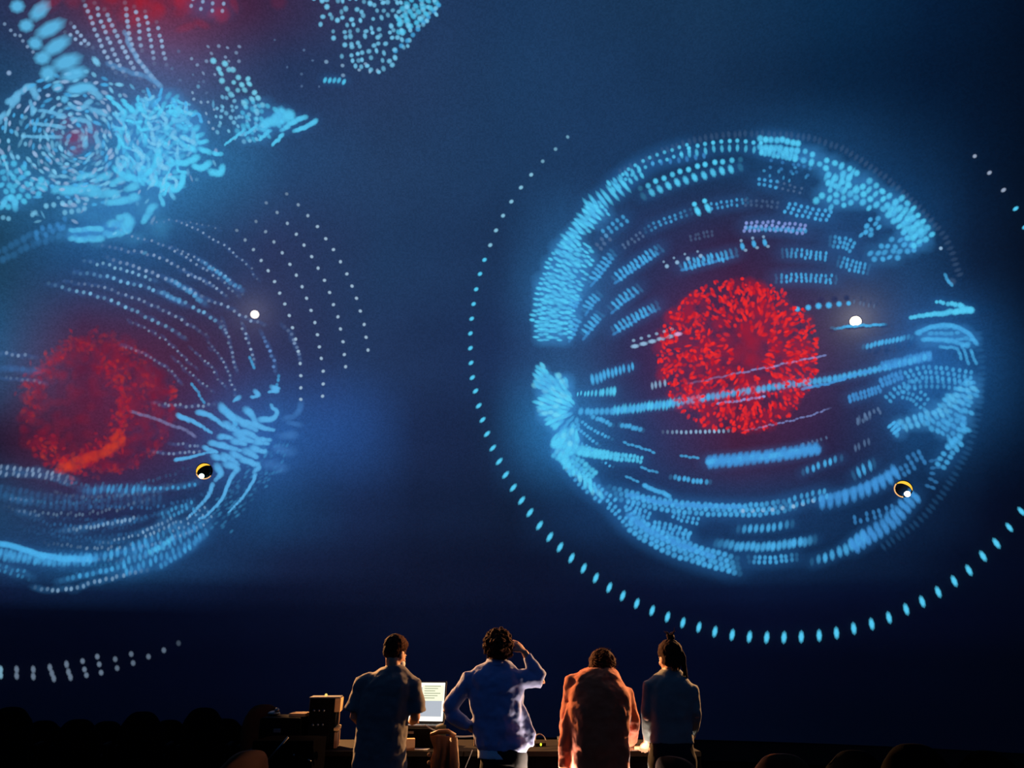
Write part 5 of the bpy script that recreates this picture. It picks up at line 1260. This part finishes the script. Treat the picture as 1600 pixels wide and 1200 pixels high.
# ================================================================== auditorium seats
def make_seat(loc, rz, mat, label, h=1.0, group='auditorium seats around the floor'):
    e = empty('auditorium_seat', loc, rz); tag(e, label, 'seat', group)
    bm = bmesh.new()
    n, m = 14, 10; G = []
    for side in (0, 1):
        g = []
        for i in range(m + 1):
            t = i / m; row = []
            for k in range(n + 1):
                u = k / n * 2 - 1
                half = .235 * (1 - .25 * max(0, t - .6) / .4 * t)
                z = .40 + (h - .40) * t - .10 * (abs(u) ** 3) * t ** 4
                y = -.16 - .22 * t + .05 * u * u + (-.045 if side else .045) * (1 - .5 * t ** 6) * (1 - u ** 6 * .8)
                row.append(bm.verts.new((u * half, y, z)))
            g.append(row)
        G.append(g)
    for s, g in enumerate(G):
        for i in range(m):
            for k in range(n): bm.faces.new((g[i][k], g[i][k + 1], g[i + 1][k + 1], g[i + 1][k]))
    for i in range(m):
        for k in (0, n): bm.faces.new((G[0][i][k], G[0][i + 1][k], G[1][i + 1][k], G[1][i][k]))
    for k in range(n):
        for i in (0, m): bm.faces.new((G[0][i][k], G[0][i][k + 1], G[1][i][k + 1], G[1][i][k]))
    obj('backrest', bm, mat, e, True)
    bm = bmesh.new(); box(bm, (0, .06, .43), (.44, .46, .11), None, .035); obj('seat_cushion', bm, mat, e, True)
    for s in (-1, 1):
        bm = bmesh.new(); box(bm, (s * .255, .03, .60), (.05, .42, .045), None, .015); ar = obj('armrest', bm, M['black'], e)
        bm = bmesh.new(); box(bm, (s * .255, .0, .30), (.035, .10, .58), None, .006); obj('support', bm, M['black'], ar)
    bm = bmesh.new(); box(bm, (0, 0, .20), (.40, .10, .36), None, .01); box(bm, (0, 0, .012), (.46, .30, .024), None, .004); obj('base', bm, M['black'], e)
    return e

def seat_at(px, py, D, rz, mat, label):
    x, y, z = wp(px, py, D)
    return make_seat((x, D + .3, 0), rz, mat, label, max(.8, z))
BLK = 'black upholstered auditorium seat in dim light %s'
for (px, py, D, rz, w) in ((5, 1104, 8.9, .35, 'at the far end of its row'), (112, 1123, 8.9, .3, 'lowest backed of the far row'), (214, 1111, 8.9, .25, 'between the lowest seat and the lit brown seat'), (312, 1105, 8.9, .2, 'directly next to the lit brown seat')):
    seat_at(px, py, D, rz, M['seat'], BLK % w)
for (px, py, rz) in ((-35, 1124, .3), (62, 1125, .25), (163, 1126, .2), (262, 1124, .15), (352, 1122, .1)):
    seat_at(px, py, 9.9, rz, M['seat'], 'black auditorium seat in the rearmost row, half hidden by the seats before it')
for (px, py, D, rz, w) in ((1352, 1171, 6.4, -.3, 'next to the brown seat standing apart'), (1455, 1161, 5.5, -.4, 'with the tallest back'), (1572, 1172, 6.4, -.5, 'last beyond the tall backed seat')):
    seat_at(px, py, D, rz, M['seat'], BLK % w)
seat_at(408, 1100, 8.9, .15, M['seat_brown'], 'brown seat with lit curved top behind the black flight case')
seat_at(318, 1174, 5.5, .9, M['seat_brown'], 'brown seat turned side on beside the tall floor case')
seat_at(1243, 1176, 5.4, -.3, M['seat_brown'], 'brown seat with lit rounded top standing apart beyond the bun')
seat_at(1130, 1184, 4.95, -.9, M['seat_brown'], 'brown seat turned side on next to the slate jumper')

# ================================================================== low work lamps standing on the floor between the people
def work_lamp(x, y, h, watt, colr, label):
    e = empty('work_lamp', (x, y, 0)); tag(e, label, 'lamp', 'low work lamps on the floor')
    bm = bmesh.new(); tube(bm, [(0, 0, 0), (0, 0, .012), (0, 0, .022)], [.075, .072, .02], 24); obj('base', bm, M['black'], e, True)
    bm = bmesh.new(); tube(bm, [(0, 0, .015), (0, 0, h - .03)], .008, 10); obj('stem', bm, M['metal'], e, True)
    bm = bmesh.new(); tube(bm, [(0, 0, h - .06), (0, 0, h - .03)], [.02, .024], 16); obj('socket', bm, M['black'], e, True)
    bm = bmesh.new(); ellipsoid(bm, (0, 0, h), (.038, .038, .042), None, 20, 14); g = obj('globe', bm, None, e, True)
    g.data.materials.append(emission('globe_glow', [int(255 * min(1, c ** .45)) for c in colr], watt / (4 * math.pi * math.pi * .04 ** 2)))
    bm = bmesh.new()   # hood added to keep the globe's light off the screen, open towards people
    R = .075; rows = []
    for i in range(9):
        ph = -math.pi / 2 + math.pi * i / 8
        rows.append([bm.verts.new((R * math.cos(ph) * math.cos(t), R * math.cos(ph) * math.sin(t), h + R * 1.1 * math.sin(ph))) for t in np.linspace(R_(22), R_(158), 13)])
    for p_, q_ in zip(rows[:-1], rows[1:]):
        for k in range(12): bm.faces.new((p_[k], p_[k + 1], q_[k + 1], q_[k]))
    ho = obj('hood', bm, M['black'], e, True); sd = ho.modifiers.new('thickness', 'SOLIDIFY'); sd.thickness = .004
work_lamp(.31, 6.26, .54, 90, (1.0, .76, .60), 'low warm white lamp on the floor between pale blue shirt and orange jacket')
work_lamp(.975, 6.44, .62, 20, (1.0, .92, .78), 'low white lamp on the floor between orange jacket and slate jumper')
